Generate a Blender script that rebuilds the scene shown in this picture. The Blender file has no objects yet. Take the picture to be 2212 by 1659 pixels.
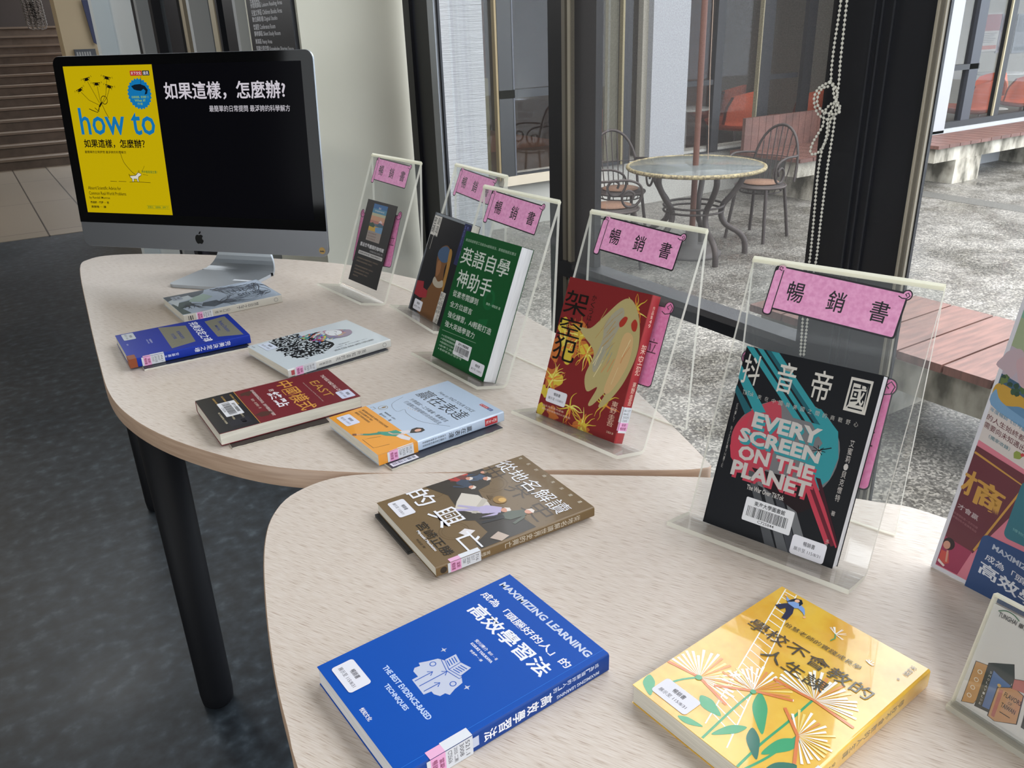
import bpy, math, random
from mathutils import Vector, Matrix
S = bpy.context.scene
COL = S.collection
# ---------------------------------------------------------------- camera
FPX = 1769.319
CF = Vector((0.486135, 0.777979, -0.398023)); CR = Vector((0.840212, -0.541321, -0.031858)); CU = Vector((0.240243, 0.318936, 0.916822))
CP = Vector((0, 0, 1.27825))
cd = bpy.data.cameras.new('camera'); cam = bpy.data.objects.new('camera', cd); COL.objects.link(cam)
cd.sensor_width = 36; cd.lens = 36*FPX/2212; cd.clip_start = .02; cd.clip_end = 100
cam.matrix_world = Matrix(((CR.x, CU.x, -CF.x, CP.x), (CR.y, CU.y, -CF.y, CP.y), (CR.z, CU.z, -CF.z, CP.z), (0, 0, 0, 1)))
S.camera = cam
# ---------------------------------------------------------------- world, lights, exposure
def lin(h):
    h = h.lstrip('#'); c = [int(h[i:i+2], 16)/255 for i in (0, 2, 4)]
    return tuple(x/12.92 if x <= .04045 else ((x+.055)/1.055)**2.4 for x in c)+(1,)
S.view_settings.view_transform = 'Standard'; S.view_settings.look = 'None'
S.view_settings.gamma = 1; S.view_settings.use_curve_mapping = False
S.view_settings.exposure = 0.36
wd = bpy.data.worlds.new('overcast_sky'); S.world = wd; wd.use_nodes = True
nt = wd.node_tree; bg = nt.nodes['Background']
tc = nt.nodes.new('ShaderNodeTexCoord'); sp = nt.nodes.new('ShaderNodeSeparateXYZ'); cr = nt.nodes.new('ShaderNodeValToRGB')
nt.links.new(tc.outputs['Generated'], sp.inputs[0]); nt.links.new(sp.outputs['Z'], cr.inputs[0]); nt.links.new(cr.outputs[0], bg.inputs[0])
cr.color_ramp.elements[0].color = (.52, .58, .66, 1); cr.color_ramp.elements[0].position = 0.0
cr.color_ramp.elements[1].color = (1.0, 1.0, 1.0, 1); cr.color_ramp.elements[1].position = .8
bg.inputs[1].default_value = 5.2
def area(name, loc, rot, sx, sy, power, color=(1, 1, 1), portal=False):
    l = bpy.data.lights.new(name, 'AREA'); l.shape = 'RECTANGLE'; l.size = sx; l.size_y = sy; l.energy = power; l.color = color
    l.cycles.is_portal = portal
    o = bpy.data.objects.new(name, l); COL.objects.link(o); o.location = loc; o.rotation_euler = rot; return o
R90 = math.pi/2
area('window_portal', (1.3, -.85, 1.6), (0, R90, 0), 3.1, 6.4, 1, portal=True)
area('room_side_fill', (-5.6, -1.4, 1.75), (0, -R90, 0), 2.1, 4.4, 118, (.93, .97, 1))  # added fill from the room side, no window stands there
area('ceiling_lamp', (-1.3, -2.0, 3.0), (.5, -.45, 0), .5, .5, 44, (1, .98, .95))
area('hall_fill', (-2.2, 7.6, 3.0), (0, 0, 0), 1.6, 1.2, 55, (1, .88, .74))  # unseen warm fill added to brighten the hall tiles
area('pale_wall_fill', (-.9, 4.4, 2.7), (R90*.9, 0, -.35), .8, .8, 12, (.9, .96, 1))  # added fill lighting the pale wall as door daylight would
area('lobby_door_light', (.15, 4.1, 2.1), (-R90*.72, 0, 0), 1.0, 1.0, 11, (.95, .98, 1))
area('stair_lamp', (-1.5, 11.5, 3.0), (0, 0, 0), .6, .6, 5, (1, .86, .72))
try:
    S.cycles.use_denoising = True; S.cycles.max_bounces = 10; S.cycles.transparent_max_bounces = 24
    S.cycles.diffuse_bounces = 5; S.cycles.glossy_bounces = 3; S.cycles.caustics_reflective = False; S.cycles.caustics_refractive = False
    S.cycles.sample_clamp_indirect = 6
except Exception: pass
# ---------------------------------------------------------------- pixel helpers (2212 x 1659): rays met with real planes
def ray(p): return CF+CR*((p[0]-1106)/FPX)-CU*((p[1]-829.5)/FPX)
def onZ(p, z): d = ray(p); return CP+d*((z-CP.z)/d.z)
def onX(p, x): d = ray(p); return CP+d*(x/d.x)
def onY(p, y): d = ray(p); return CP+d*(y/d.y)
# ---------------------------------------------------------------- materials
MATS = {}
def nodes(name):
    m = bpy.data.materials.new(name); m.use_nodes = True; return m, m.node_tree, m.node_tree.nodes['Principled BSDF']
def mat(h, rough=.5, metal=0, spec=.5, name=None, coat=0):
    k = (h, rough, metal, spec, coat)
    if k in MATS: return MATS[k]
    m, t, b = nodes(name or 'mat_'+h.strip('#'))
    b.inputs['Base Color'].default_value = lin(h); b.inputs['Roughness'].default_value = rough
    b.inputs['Metallic'].default_value = metal; b.inputs['Specular IOR Level'].default_value = spec
    b.inputs['Coat Weight'].default_value = coat; b.inputs['Coat Roughness'].default_value = .08
    MATS[k] = m; return m
def emis(h, s=1.0):
    k = ('e', h, s)
    if k in MATS: return MATS[k]
    m, t, b = nodes('lit_'+h.strip('#')); b.inputs['Base Color'].default_value = (.002, .002, .003, 1)
    b.inputs['Roughness'].default_value = .12; b.inputs['Specular IOR Level'].default_value = .015
    b.inputs['Emission Color'].default_value = lin(h); b.inputs['Emission Strength'].default_value = s
    MATS[k] = m; return m
def noisemat(name, cols, scale, detail=4, rough=.6, bump=0, stretch=(1, 1, 1), rot=(0, 0, 0), vor=False, rough2=None, bdist=.002, spec=.5, coat=0):
    """colour ramp over noise/voronoi in object space"""
    m, t, b = nodes(name); N = t.nodes; L = t.links
    tc = N.new('ShaderNodeTexCoord'); mp = N.new('ShaderNodeMapping'); mp.inputs['Scale'].default_value = stretch; mp.inputs['Rotation'].default_value = rot
    L.new(tc.outputs['Object'], mp.inputs[0])
    if vor:
        tx = N.new('ShaderNodeTexVoronoi'); tx.inputs['Scale'].default_value = scale; out = tx.outputs['Color']
        sx = N.new('ShaderNodeSeparateColor'); L.new(mp.outputs[0], tx.inputs['Vector']); L.new(out, sx.inputs[0]); fac = sx.outputs[0]
    else:
        tx = N.new('ShaderNodeTexNoise'); tx.inputs['Scale'].default_value = scale; tx.inputs['Detail'].default_value = detail
        L.new(mp.outputs[0], tx.inputs['Vector']); fac = tx.outputs['Fac']
    r = N.new('ShaderNodeValToRGB'); e = r.color_ramp.elements
    while len(e) < len(cols): e.new(.5)
    for i, (p, c) in enumerate(cols): e[i].position = p; e[i].color = lin(c)
    L.new(fac, r.inputs[0]); L.new(r.outputs[0], b.inputs['Base Color'])
    b.inputs['Roughness'].default_value = rough; b.inputs['Specular IOR Level'].default_value = spec
    b.inputs['Coat Weight'].default_value = coat
    if rough2 is not None:
        n2 = N.new('ShaderNodeTexNoise'); n2.inputs['Scale'].default_value = 1.3; n2.inputs['Detail'].default_value = 3; L.new(tc.outputs['Object'], n2.inputs['Vector'])
        mr = N.new('ShaderNodeMapRange'); mr.inputs[1].default_value = .4; mr.inputs[2].default_value = .6; mr.inputs[3].default_value = rough; mr.inputs[4].default_value = rough2
        L.new(n2.outputs['Fac'], mr.inputs[0]); L.new(mr.outputs[0], b.inputs['Roughness'])
    if bump:
        bn = N.new('ShaderNodeBump'); bn.inputs['Strength'].default_value = bump; bn.inputs['Distance'].default_value = bdist
        L.new(fac, bn.inputs['Height']); L.new(bn.outputs[0], b.inputs['Normal'])
    return m
def clear(name, tint=(1, 1, 1, 1), haze=0.0, hazecol=(.8, .85, .9, 1), refl=1.0, rough=.02):
    """thin clear sheet: transparent + fresnel gloss + a haze colour imitating faint reflections"""
    m = bpy.data.materials.new(name); m.use_nodes = True; t = m.node_tree; N = t.nodes; L = t.links
    N.remove(N['Principled BSDF']); out = N['Material Output']
    tr = N.new('ShaderNodeBsdfTransparent'); tr.inputs[0].default_value = tint
    gl = N.new('ShaderNodeBsdfGlossy'); gl.inputs['Roughness'].default_value = rough
    fr = N.new('ShaderNodeLayerWeight'); fr.inputs['Blend'].default_value = .5
    pw = N.new('ShaderNodeMath'); pw.operation = 'POWER'; pw.inputs[1].default_value = 5; L.new(fr.outputs['Facing'], pw.inputs[0])
    mu = N.new('ShaderNodeMath'); mu.operation = 'MULTIPLY_ADD'; mu.inputs[1].default_value = .9*refl; mu.inputs[2].default_value = .04*refl; L.new(pw.outputs[0], mu.inputs[0])
    mx = N.new('ShaderNodeMixShader'); L.new(mu.outputs[0], mx.inputs[0]); L.new(tr.outputs[0], mx.inputs[1]); L.new(gl.outputs[0], mx.inputs[2])
    last = mx
    if haze:
        tl = N.new('ShaderNodeBsdfTranslucent'); tl.inputs[0].default_value = hazecol
        df = N.new('ShaderNodeBsdfDiffuse'); df.inputs[0].default_value = hazecol
        m1 = N.new('ShaderNodeMixShader'); m1.inputs[0].default_value = .5; L.new(tl.outputs[0], m1.inputs[1]); L.new(df.outputs[0], m1.inputs[2])
        m2 = N.new('ShaderNodeMixShader'); m2.inputs[0].default_value = haze; L.new(mx.outputs[0], m2.inputs[1]); L.new(m1.outputs[0], m2.inputs[2]); last = m2
    L.new(last.outputs[0], out.inputs[0]); return m
M_GLASS = clear('window_glass', (.96, .97, .975, 1), .004, refl=.8)
M_FGLASS = clear('far_window_glass', (.88, .87, .86, 1), .0, refl=.6)
M_ACR = clear('clear_acrylic', (.97, .975, .973, 1), .022, (.85, .88, .9, 1), refl=.9)  # haze paints in the pale reflection seen over dark things behind
M_ACRE = clear('acrylic_edge', (.90, .90, .84, 1), .62, (.97, .96, .87, 1), refl=1.0, rough=.1)
M_TGLASS = clear('table_glass', (.7, .72, .72, 1), .25, (.55, .6, .6, 1), refl=1.0, rough=.1)
def meshfabric():
    m = bpy.data.materials.new('screen_fabric'); m.use_nodes = True; t = m.node_tree; N = t.nodes; L = t.links
    N.remove(N['Principled BSDF']); out = N['Material Output']
    tr = N.new('ShaderNodeBsdfTransparent'); df = N.new('ShaderNodeBsdfDiffuse'); tl = N.new('ShaderNodeBsdfTranslucent')
    df.inputs[0].default_value = (.085, .08, .078, 1); tl.inputs[0].default_value = (.09, .083, .08, 1)
    md = N.new('ShaderNodeMixShader'); md.inputs[0].default_value = .55; L.new(df.outputs[0], md.inputs[1]); L.new(tl.outputs[0], md.inputs[2])
    tc = N.new('ShaderNodeTexCoord'); w1 = N.new('ShaderNodeTexWave'); w2 = N.new('ShaderNodeTexWave')
    w1.bands_direction = 'Y'; w2.bands_direction = 'Z'
    for w in (w1, w2): w.inputs['Scale'].default_value = 240; L.new(tc.outputs['Object'], w.inputs['Vector'])
    mx_ = N.new('ShaderNodeMath'); mx_.operation = 'MAXIMUM'; L.new(w1.outputs['Fac'], mx_.inputs[0]); L.new(w2.outputs['Fac'], mx_.inputs[1])
    nz = N.new('ShaderNodeTexNoise'); nz.inputs['Scale'].default_value = 420; nz.inputs['Detail'].default_value = 2; L.new(tc.outputs['Object'], nz.inputs['Vector'])
    ad = N.new('ShaderNodeMath'); ad.operation = 'MULTIPLY_ADD'; L.new(mx_.outputs[0], ad.inputs[0]); ad.inputs[1].default_value = .20; ad.inputs[2].default_value = .0
    a2 = N.new('ShaderNodeMath'); a2.operation = 'MULTIPLY_ADD'; L.new(nz.outputs['Fac'], a2.inputs[0]); a2.inputs[1].default_value = .34; L.new(ad.outputs[0], a2.inputs[2])
    mx = N.new('ShaderNodeMixShader'); L.new(a2.outputs[0], mx.inputs[0]); L.new(tr.outputs[0], mx.inputs[1]); L.new(md.outputs[0], mx.inputs[2])
    L.new(mx.outputs[0], out.inputs[0]); return m
# ---------------------------------------------------------------- mesh builder
class MB:
    def __init__(s): s.v = []; s.f = []; s.m = []; s.sm = []; s.mats = []
    def mi(s, m):
        if m not in s.mats: s.mats.append(m)
        return s.mats.index(m)
    def add(s, vs, fs, m, smooth=False):
        o = len(s.v); s.v += [tuple(v) for v in vs]; k = s.mi(m)
        for f in fs: s.f.append([i+o for i in f]); s.m.append(k); s.sm.append(smooth)
    def box(s, a, b, m, M=None, bev=0):
        x0, y0, z0 = a; x1, y1, z1 = b
        if bev:
            r = bev; pts = []
            for (cx, cy, a0) in ((x1-r, y1-r, 0), (x0+r, y1-r, 90), (x0+r, y0+r, 180), (x1-r, y0+r, 270)):
                for k in range(4): t = math.radians(a0+30*k); pts.append((cx+r*math.cos(t), cy+r*math.sin(t)))
            s.prism(pts, z0, z1, m, M); return
        v = [Vector(p) for p in ((x0, y0, z0), (x1, y0, z0), (x1, y1, z0), (x0, y1, z0), (x0, y0, z1), (x1, y0, z1), (x1, y1, z1), (x0, y1, z1))]
        if M: v = [M @ p for p in v]
        s.add(v, [(0, 3, 2, 1), (4, 5, 6, 7), (0, 1, 5, 4), (1, 2, 6, 5), (2, 3, 7, 6), (3, 0, 4, 7)], m)
    def prism(s, pts, z0, z1, m, M=None, mside=None, smooth=False):
        n = len(pts); v = [Vector((p[0], p[1], z0)) for p in pts]+[Vector((p[0], p[1], z1)) for p in pts]
        if M: v = [M @ p for p in v]
        s.add(v, [list(range(n))[::-1], list(range(n, 2*n))], m)
        s.add(v, [(i, (i+1) % n, n+(i+1) % n, n+i) for i in range(n)], mside or m, smooth)
    def tube(s, path, r, m, n=8, close=False, cap=True):
        P = [Vector(p) for p in path]; k = len(P)
        if not hasattr(r, '__len__'): r = [r]*k
        up = Vector((0, 0, 1)); prev = None; vs = []
        for i, p in enumerate(P):
            if close: d = (P[(i+1) % k]-P[i-1])
            else: d = P[min(i+1, k-1)]-P[max(i-1, 0)]
            d.normalize()
            if prev is None: a = d.cross(up if abs(d.z) < .9 else Vector((1, 0, 0)))
            else: a = prev-d*prev.dot(d)
            a.normalize(); prev = a; b = d.cross(a)
            for j in range(n): t = 2*math.pi*j/n; vs.append(p+(a*math.cos(t)+b*math.sin(t))*r[i])
        fs = []
        for i in range(k if close else k-1):
            i2 = (i+1) % k
            for j in range(n): fs.append((i*n+j, i*n+(j+1) % n, i2*n+(j+1) % n, i2*n+j))
        s.add(vs, fs, m, True)
        if cap and not close: s.add(vs, [list(range(n))[::-1], list(range((k-1)*n, k*n))], m)
    def lathe(s, prof, c, m, n=32, mfun=None):
        vs = []; k = len(prof)
        for (r, z) in prof:
            for j in range(n): t = 2*math.pi*j/n; vs.append((c[0]+r*math.cos(t), c[1]+r*math.sin(t), c[2]+z))
        s.add(vs, [(i*n+j, i*n+(j+1) % n, (i+1)*n+(j+1) % n, (i+1)*n+j) for i in range(k-1) for j in range(n)], m, True)
        s.add(vs, [list(range(n))[::-1], list(range((k-1)*n, k*n))], m)
    def ball(s, c, r, m, n=8, k=5):
        vs = [(c[0], c[1], c[2]-r)]
        for i in range(1, k):
            a = math.pi*i/k
            for j in range(n): t = 2*math.pi*j/n; vs.append((c[0]+r*math.sin(a)*math.cos(t), c[1]+r*math.sin(a)*math.sin(t), c[2]-r*math.cos(a)))
        vs.append((c[0], c[1], c[2]+r)); fs = []
        for j in range(n): fs.append((0, 1+(j+1) % n, 1+j)); fs.append((len(vs)-1, 1+(k-2)*n+j, 1+(k-2)*n+(j+1) % n))
        for i in range(k-2):
            for j in range(n): fs.append((1+i*n+j, 1+i*n+(j+1) % n, 1+(i+1)*n+(j+1) % n, 1+(i+1)*n+j))
        s.add(vs, fs, m, True)
    def build(s, name, parent=None, M=None):
        me = bpy.data.meshes.new(name); me.from_pydata(s.v, [], s.f)
        for m in s.mats: me.materials.append(m)
        me.polygons.foreach_set('material_index', s.m); me.polygons.foreach_set('use_smooth', s.sm); me.update()
        o = bpy.data.objects.new(name, me); COL.objects.link(o)
        if M: o.matrix_world = M
        if parent: o.parent = parent
        return o
def empty(name, loc=(0, 0, 0), rz=0, M=None):
    o = bpy.data.objects.new(name, None); COL.objects.link(o); o.empty_display_size = .05
    o.location = loc; o.rotation_euler = (0, 0, rz)
    if M: o.matrix_world = M
    return o
def tag(o, label, cat, group=None, kind=None):
    o['label'] = label; o['category'] = cat
    if group: o['group'] = group
    if kind: o['kind'] = kind
    return o
def struct(mb, name): o = mb.build(name); o['kind'] = 'structure'; return o
def frame(o, u, up, n):
    return Matrix(((u.x, up.x, n.x, o.x), (u.y, up.y, n.y, o.y), (u.z, up.z, n.z, o.z), (0, 0, 0, 1)))
def catmull(P, per=6, close=True):
    n = len(P); out = []
    rng = range(n) if close else range(n-1)
    for i in rng:
        p0, p1, p2, p3 = (P[(i-1) % n], P[i], P[(i+1) % n], P[(i+2) % n]) if close else (P[max(i-1, 0)], P[i], P[i+1], P[min(i+2, n-1)])
        for k in range(per):
            t = k/per
            out.append(tuple(.5*((2*b)+(-a+c)*t+(2*a-5*b+4*c-d)*t*t+(-a+3*b-3*c+d)*t**3) for a, b, c, d in zip(p0, p1, p2, p3)))
    if not close: out.append(tuple(P[-1]))
    return out
# ---------------------------------------------------------------- flat printing: shapes in mm, y down
GL = {}
def glyphs(s, bold):
    k = (s, bold)
    if k in GL: return GL[k]
    c = bpy.data.curves.new('t', 'FONT'); c.body = s; c.size = 1; c.offset = bold; c.resolution_u = 2
    o = bpy.data.objects.new('t', c); COL.objects.link(o); bpy.context.view_layer.update()
    me = bpy.data.meshes.new_from_object(o.evaluated_get(bpy.context.evaluated_depsgraph_get()))
    v = [(q.co.x, q.co.y) for q in me.vertices]; f = [list(p.vertices) for p in me.polygons]
    bpy.data.objects.remove(o); bpy.data.curves.remove(c); bpy.data.meshes.remove(me)
    if not v: v = [(0, 0), (1, 0), (1, 1)]; f = []
    xs = [p[0] for p in v]; ys = [p[1] for p in v]
    GL[k] = (v, f, min(xs), max(xs), min(ys), max(ys)); return GL[k]
class Art:
    """prints on mb through fn(x_mm, y_mm, h) -> local point"""
    def __init__(s, mb, fn, mf=None): s.mb = mb; s.fn = fn; s.h = .00006; s.mf = mf or (lambda h: mat(h, .42)); s.R = None
    def up(s): s.h += .00004; return s
    clip = None
    def _p(s, x, y):
        return s._q(x, y) if not s.clip else s._q2(x, y)
    def _q2(s, x, y):
        if s.R: cx, cy, c, n = s.R; x, y = cx+(x-cx)*c-(y-cy)*n, cy+(x-cx)*n+(y-cy)*c
        return s.fn(min(max(x, .2), s.clip[0]), min(max(y, .2), s.clip[1]), s.h)
    def _q(s, x, y):
        if s.R: cx, cy, c, n = s.R; x, y = cx+(x-cx)*c-(y-cy)*n, cy+(x-cx)*n+(y-cy)*c
        return s.fn(x, y, s.h)
    def rot(s, cx, cy, deg): s.R = (cx, cy, math.cos(math.radians(deg)), math.sin(math.radians(deg))) if deg else None; return s
    def poly(s, pts, h):
        s.h += .000001; s.mb.add([s._p(*p) for p in pts], [list(range(len(pts)))[::-1]], s.mf(h))
    def rect(s, x, y, w, h_, c): s.poly([(x, y), (x+w, y), (x+w, y+h_), (x, y+h_)], c)
    def rrect(s, x, y, w, h_, r, c):
        pts = []
        for (cx, cy, a0) in ((x+w-r, y+r, -90), (x+w-r, y+h_-r, 0), (x+r, y+h_-r, 90), (x+r, y+r, 180)):
            for k in range(5): t = math.radians(a0+22.5*k); pts.append((cx+r*math.cos(t), cy+r*math.sin(t)))
        s.poly(pts, c)
    def ell(s, cx, cy, rx, ry, c, n=24): s.poly([(cx+rx*math.cos(2*math.pi*i/n), cy+ry*math.sin(2*math.pi*i/n)) for i in range(n)], c)
    def line(s, pts, w, c):
        if len(pts) < 2: return
        L = []; Rr = []
        for i, p in enumerate(pts):
            a = pts[max(i-1, 0)]; b = pts[min(i+1, len(pts)-1)]
            dx, dy = b[0]-a[0], b[1]-a[1]; q = math.hypot(dx, dy) or 1; ww = (w[i] if hasattr(w, '__len__') else w)/2
            if i == 0: s.h += .000001
            L.append((p[0]-dy/q*ww, p[1]+dx/q*ww)); Rr.append((p[0]+dy/q*ww, p[1]-dx/q*ww))
        vs = [s._p(*p) for p in L+Rr]; n = len(pts)
        s.mb.add(vs, [(i, i+1, n+i+1, n+i) for i in range(n-1)], s.mf(c))
    def ring(s, cx, cy, r, w, c, n=20): s.line([(cx+r*math.cos(2*math.pi*i/n), cy+r*math.sin(2*math.pi*i/n)) for i in range(n+1)], w, c)
    def T(s, t, x, y, w, h_, c, bold=0.0, shear=0):
        if bold > .012 and any(ord(c_) > 0x2e80 for c_ in t):
            d = (bold-.012)*h_*(.9 if len(t) > 1 or 1 else 1); bold = .0119
            for ox, oy in ((-d, 0), (d, 0), (0, d)): s.h += .000002; s.T(t, x+ox, y+oy, w, h_, c, bold, shear)
            s.h += .000002
        v, f, x0, x1, y0, y1 = glyphs(t, bold)
        if not f: return
        k = w/(x1-x0); q = h_/(y1-y0)
        s.mb.add([s._p(x+(p[0]-x0)*k+shear*(p[1]-y0)*q, y+(y1-p[1])*q) for p in v], f, s.mf(c))
    def V(s, t, x, y, w, h_, c, bold=0.0):
        n = len(t); ch = h_/n
        for i, g in enumerate(t):
            if g != ' ': s.T(g, x, y+i*ch+ch*.06, w, ch*.88, c, bold)
    def barcode(s, x, y, w, h_, seed=1, c='15151a'):
        rnd = random.Random(seed); u = x
        while u < x+w-.5:
            b = rnd.choice((.35, .35, .7, 1.0)); s.rect(u, y, b, h_, c); u += b+rnd.choice((.4, .5, .9))
def blob(rnd, cx, cy, r, n=9, j=.35, sx=1, sy=1): return [(cx+sx*r*(1+rnd.uniform(-j, j))*math.cos(2*math.pi*i/n), cy+sy*r*(1+rnd.uniform(-j, j))*math.sin(2*math.pi*i/n)) for i in range(n)]
# ================================================================ THE SETTING
XW = 1.15; YC = 2.367; CEIL = 3.1
M_BLACK = mat('15161c', .42, name='black_frame'); M_BLACK2 = mat('1e2029', .5); M_CHROME = mat('b9bcc0', .25, 1)
M_TRIM = mat('6b665c', .5); M_TRIML = mat('9d9686', .5)
M_WALL = noisemat('cream_wall_paint', [(.3, 'c3c1b2'), (.7, 'cccabc')], 3, 5, .75, .25, bdist=.004)
M_CEIL = mat('8d8a84', .9)
M_FLOOR = noisemat('dark_marbled_vinyl', [(.30, '14181d'), (.45, '20262c'), (.58, '2c343b'), (.75, '4a545c')], 26, 9, .42, .12, (1, 1, 1), bdist=.001, rough2=.5)
m_, t_, b_ = nodes('floor_tiles'); N_ = t_.nodes
tc_ = N_.new('ShaderNodeTexCoord'); bk_ = N_.new('ShaderNodeTexBrick'); t_.links.new(tc_.outputs['Object'], bk_.inputs['Vector'])
bk_.offset = 0; bk_.inputs['Scale'].default_value = 1; bk_.inputs['Brick Width'].default_value = .33; bk_.inputs['Row Height'].default_value = 1.4; bk_.inputs['Mortar Size'].default_value = .006
bk_.inputs['Color1'].default_value = lin('8b8377'); bk_.inputs['Color2'].default_value = lin('847c70'); bk_.inputs['Mortar'].default_value = lin('38332d')
t_.links.new(bk_.outputs['Color'], b_.inputs['Base Color']); b_.inputs['Roughness'].default_value = .35; M_TILE = m_
M_STAIR = noisemat('stair_stone', [(.3, '4a3f37'), (.7, '5d5147')], 9, 4, .6)

b = MB(); b.box((-7, -4, -.2), (XW+.12, 6.80, 0), M_FLOOR); struct(b, 'floor')
b = MB(); b.box((-7, 6.80, -.2), (2.2, 14, .004), M_TILE); struct(b, 'floor_2')
b = MB(); b.box((-7, -4, CEIL), (XW+.12, 17, CEIL+.1), M_CEIL); struct(b, 'ceiling')
b = MB(); b.box((-7.1, -4, 0), (-7, 17, CEIL), M_WALL); struct(b, 'wall_left')
b = MB(); b.box((-7, -4.1, 0), (XW+.12, -4, CEIL), M_WALL); struct(b, 'wall_back')
b = MB(); b.box((-7, 15.2, 0), (2.2, 15.3, CEIL), mat('2c2420', .8)); struct(b, 'wall_far')
# cream pillar beside the window
b = MB(); b.box((.834, YC, 0), (XW+.12, 2.84, CEIL), M_WALL); struct(b, 'wall_front')
# sliding doors beyond the pillar, seen edge on
b = MB(); GD = clear('inner_glass', (.5, .52, .54, 1), .25, (.3, .33, .36, 1))
def seg(p0, p1, m, dx=.0, x=.86, w=.05, z0=0, z1=CEIL):
    y0 = onX((p1, 60), x).y; y1 = onX((p0, 60), x).y; b.box((x-dx, y0, z0), (x+w, y1, z1), m)
for p0, p1, m, dx in ((293, 312, M_BLACK, 0), (369, 396, M_BLACK, .01), (396, 403, mat('8a7f6c', .5), 0), (459, 469, mat('9b917c', .5), 0), (494, 528, M_BLACK, .01), (538, 551, mat('9ea08f', .6), -.005), (313, 318, mat('a9abac', .35), .03), (428, 434, mat('a9abac', .35), .03), (529, 535, mat('a9abac', .35), .03), (330, 336, M_BLACK, .0), (472, 476, mat('14161c', .4), 0)): seg(p0, p1, m, dx)
b.box((.88, 2.86, 0), (.90, 4.9, .28), mat('2c2a38', .5)); b.box((.86, 2.86, 0), (.93, 4.9, .06), M_BLACK)
struct(b, 'door_1')
b = MB(); b.box((.90, 2.86, .06), (.906, 4.9, CEIL), GD); struct(b, 'door_1_glass')
b = MB(); b.box((1.25, 2.84, 0), (1.3, 5.6, CEIL), mat('7c8084', .6)); b.box((1.24, 3.3, .9), (1.25, 3.5, 1.7), mat('a9b98c', .6)); struct(b, 'wall_lobby')
M_PALE = noisemat('pale_wall_paint', [(.3, 'c9d2d6'), (.7, 'd6dcdf')], 1.2, 3, .7)
b = MB(); b.box((onY((216, 95), 5.6).x, 5.6, .0), (2.2, 5.72, CEIL), M_PALE); b.box((.862, 4.9, 0), (.95, 5.6, CEIL), M_PALE)
struct(b, 'wall_lobby_end')
M_TAN = mat('a3947a', .75)
b = MB(); x0 = onY((115, 0), 8.6).x; x1 = onY((222, 110), 8.6).x+.3
b.box((x0, 8.6, 0), (x1, 8.9, CEIL), M_TAN); struct(b, 'wall_stairwell')
# staircase
b = MB(); r_ = .117; t_r = .285; y0 = 10.92
for k in range(13):
    b.box((-5, y0+k*t_r, k*r_), (1.6, y0+(k+1)*t_r+.02, (k+1)*r_-.03), M_STAIR)
    b.box((-5, y0+k*t_r-.02, (k+1)*r_-.025), (1.6, y0+(k+1)*t_r+.02, (k+1)*r_), mat('6a5e52', .55))
struct(b, 'staircase')
# net of balls hanging above the stairs (woven sculpture)
rnd = random.Random(4); b = MB()
for i in range(10):
    for j in range(3):
        c = onY((56+9*j+i*1.6, -2+i*6), 13.2); b.tube([(c.x+.07*math.cos(q*.7854), c.y, c.z+.07*math.sin(q*.7854)) for q in range(8)], .008, mat('6d6a66', .7), 5, close=True)
tag(b.build('wire_sculpture'), 'grey open wire lattice piece standing above the dark stairs', 'sculpture')
def near_tag(): pass
# blue banner edge and small plate on the tan wall
b = MB(); pts = [onY(p, 8.55) for p in ((176, 0), (192, 0), (210, 96), (203, 92))]
b.add([(p.x, 8.55, p.z) for p in pts]+[(p.x, 8.58, p.z) for p in pts], [(0, 1, 2, 3), (7, 6, 5, 4), (0, 1, 5, 4), (1, 2, 6, 5), (2, 3, 7, 6), (3, 0, 4, 7)], mat('232b4d', .5))
tag(b.build('banner'), 'narrow dark blue banner hanging on the tan wall beside the stairs', 'banner')
b = MB(); p0 = onY((160, 107), 8.56); p1 = onY((211, 130), 8.56); b.box((p0.x, 8.56, p1.z), (p1.x, 8.6, p0.z), mat('3b3f46', .5))
a_ = Art(b, lambda x, y, h: (p0.x+(p1.x-p0.x)*x/50, 8.56-h*8, p0.z-(p0.z-p1.z)*y/22)); [a_.rect(4+6*q, 5, 3.6, 9, '8a8c8c') for q in range(6)]
tag(b.build('wall_plate'), 'small dark sign plate on the tan wall just above the monitor', 'sign')
# black directory sign on the pillar side
b = MB(); ya = onX((653, 110), .834).y; yb = onX((555, 110), .834).y; yb = min(yb, 2.82)
b.box((.822, ya+.015, 1.0), (.834, yb, 2.3), mat('17181e', .45))
zt = onX((600, 0), .822).z; SW = (yb-ya-.015)*1000
a_ = Art(b, lambda x, y, h: (.822-h*2, yb-x/1000, zt-y/1000))
rows = ['兒童閱讀區', '休閒閱讀區 Leisure Reading Area', '兒童文學區 Children Books Area', '數位攝影棚 Digital Studio', '會議室 Conference Room', '靜學讀區 Silent Study Room', '展演區 Fancy Area', '知識分享空間 Knowledge Sharing Space']
ys = [-2, 12, 27.5, 43, 59, 75, 92, 107]
a_.mf = lambda h: mat(h, .6)
for t, py in zip(rows, ys):
    z = onX((570, py), .822).z; n = sum(2 if ord(c) > 999 else 1 for c in t); a_.T(t, 40, (zt-z)*1000-11, n*9.6, 17, 'c3c4c8', .008)
tag(b.build('directory_sign'), 'tall black sign with white lines of room names on the pillar side', 'sign')

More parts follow.
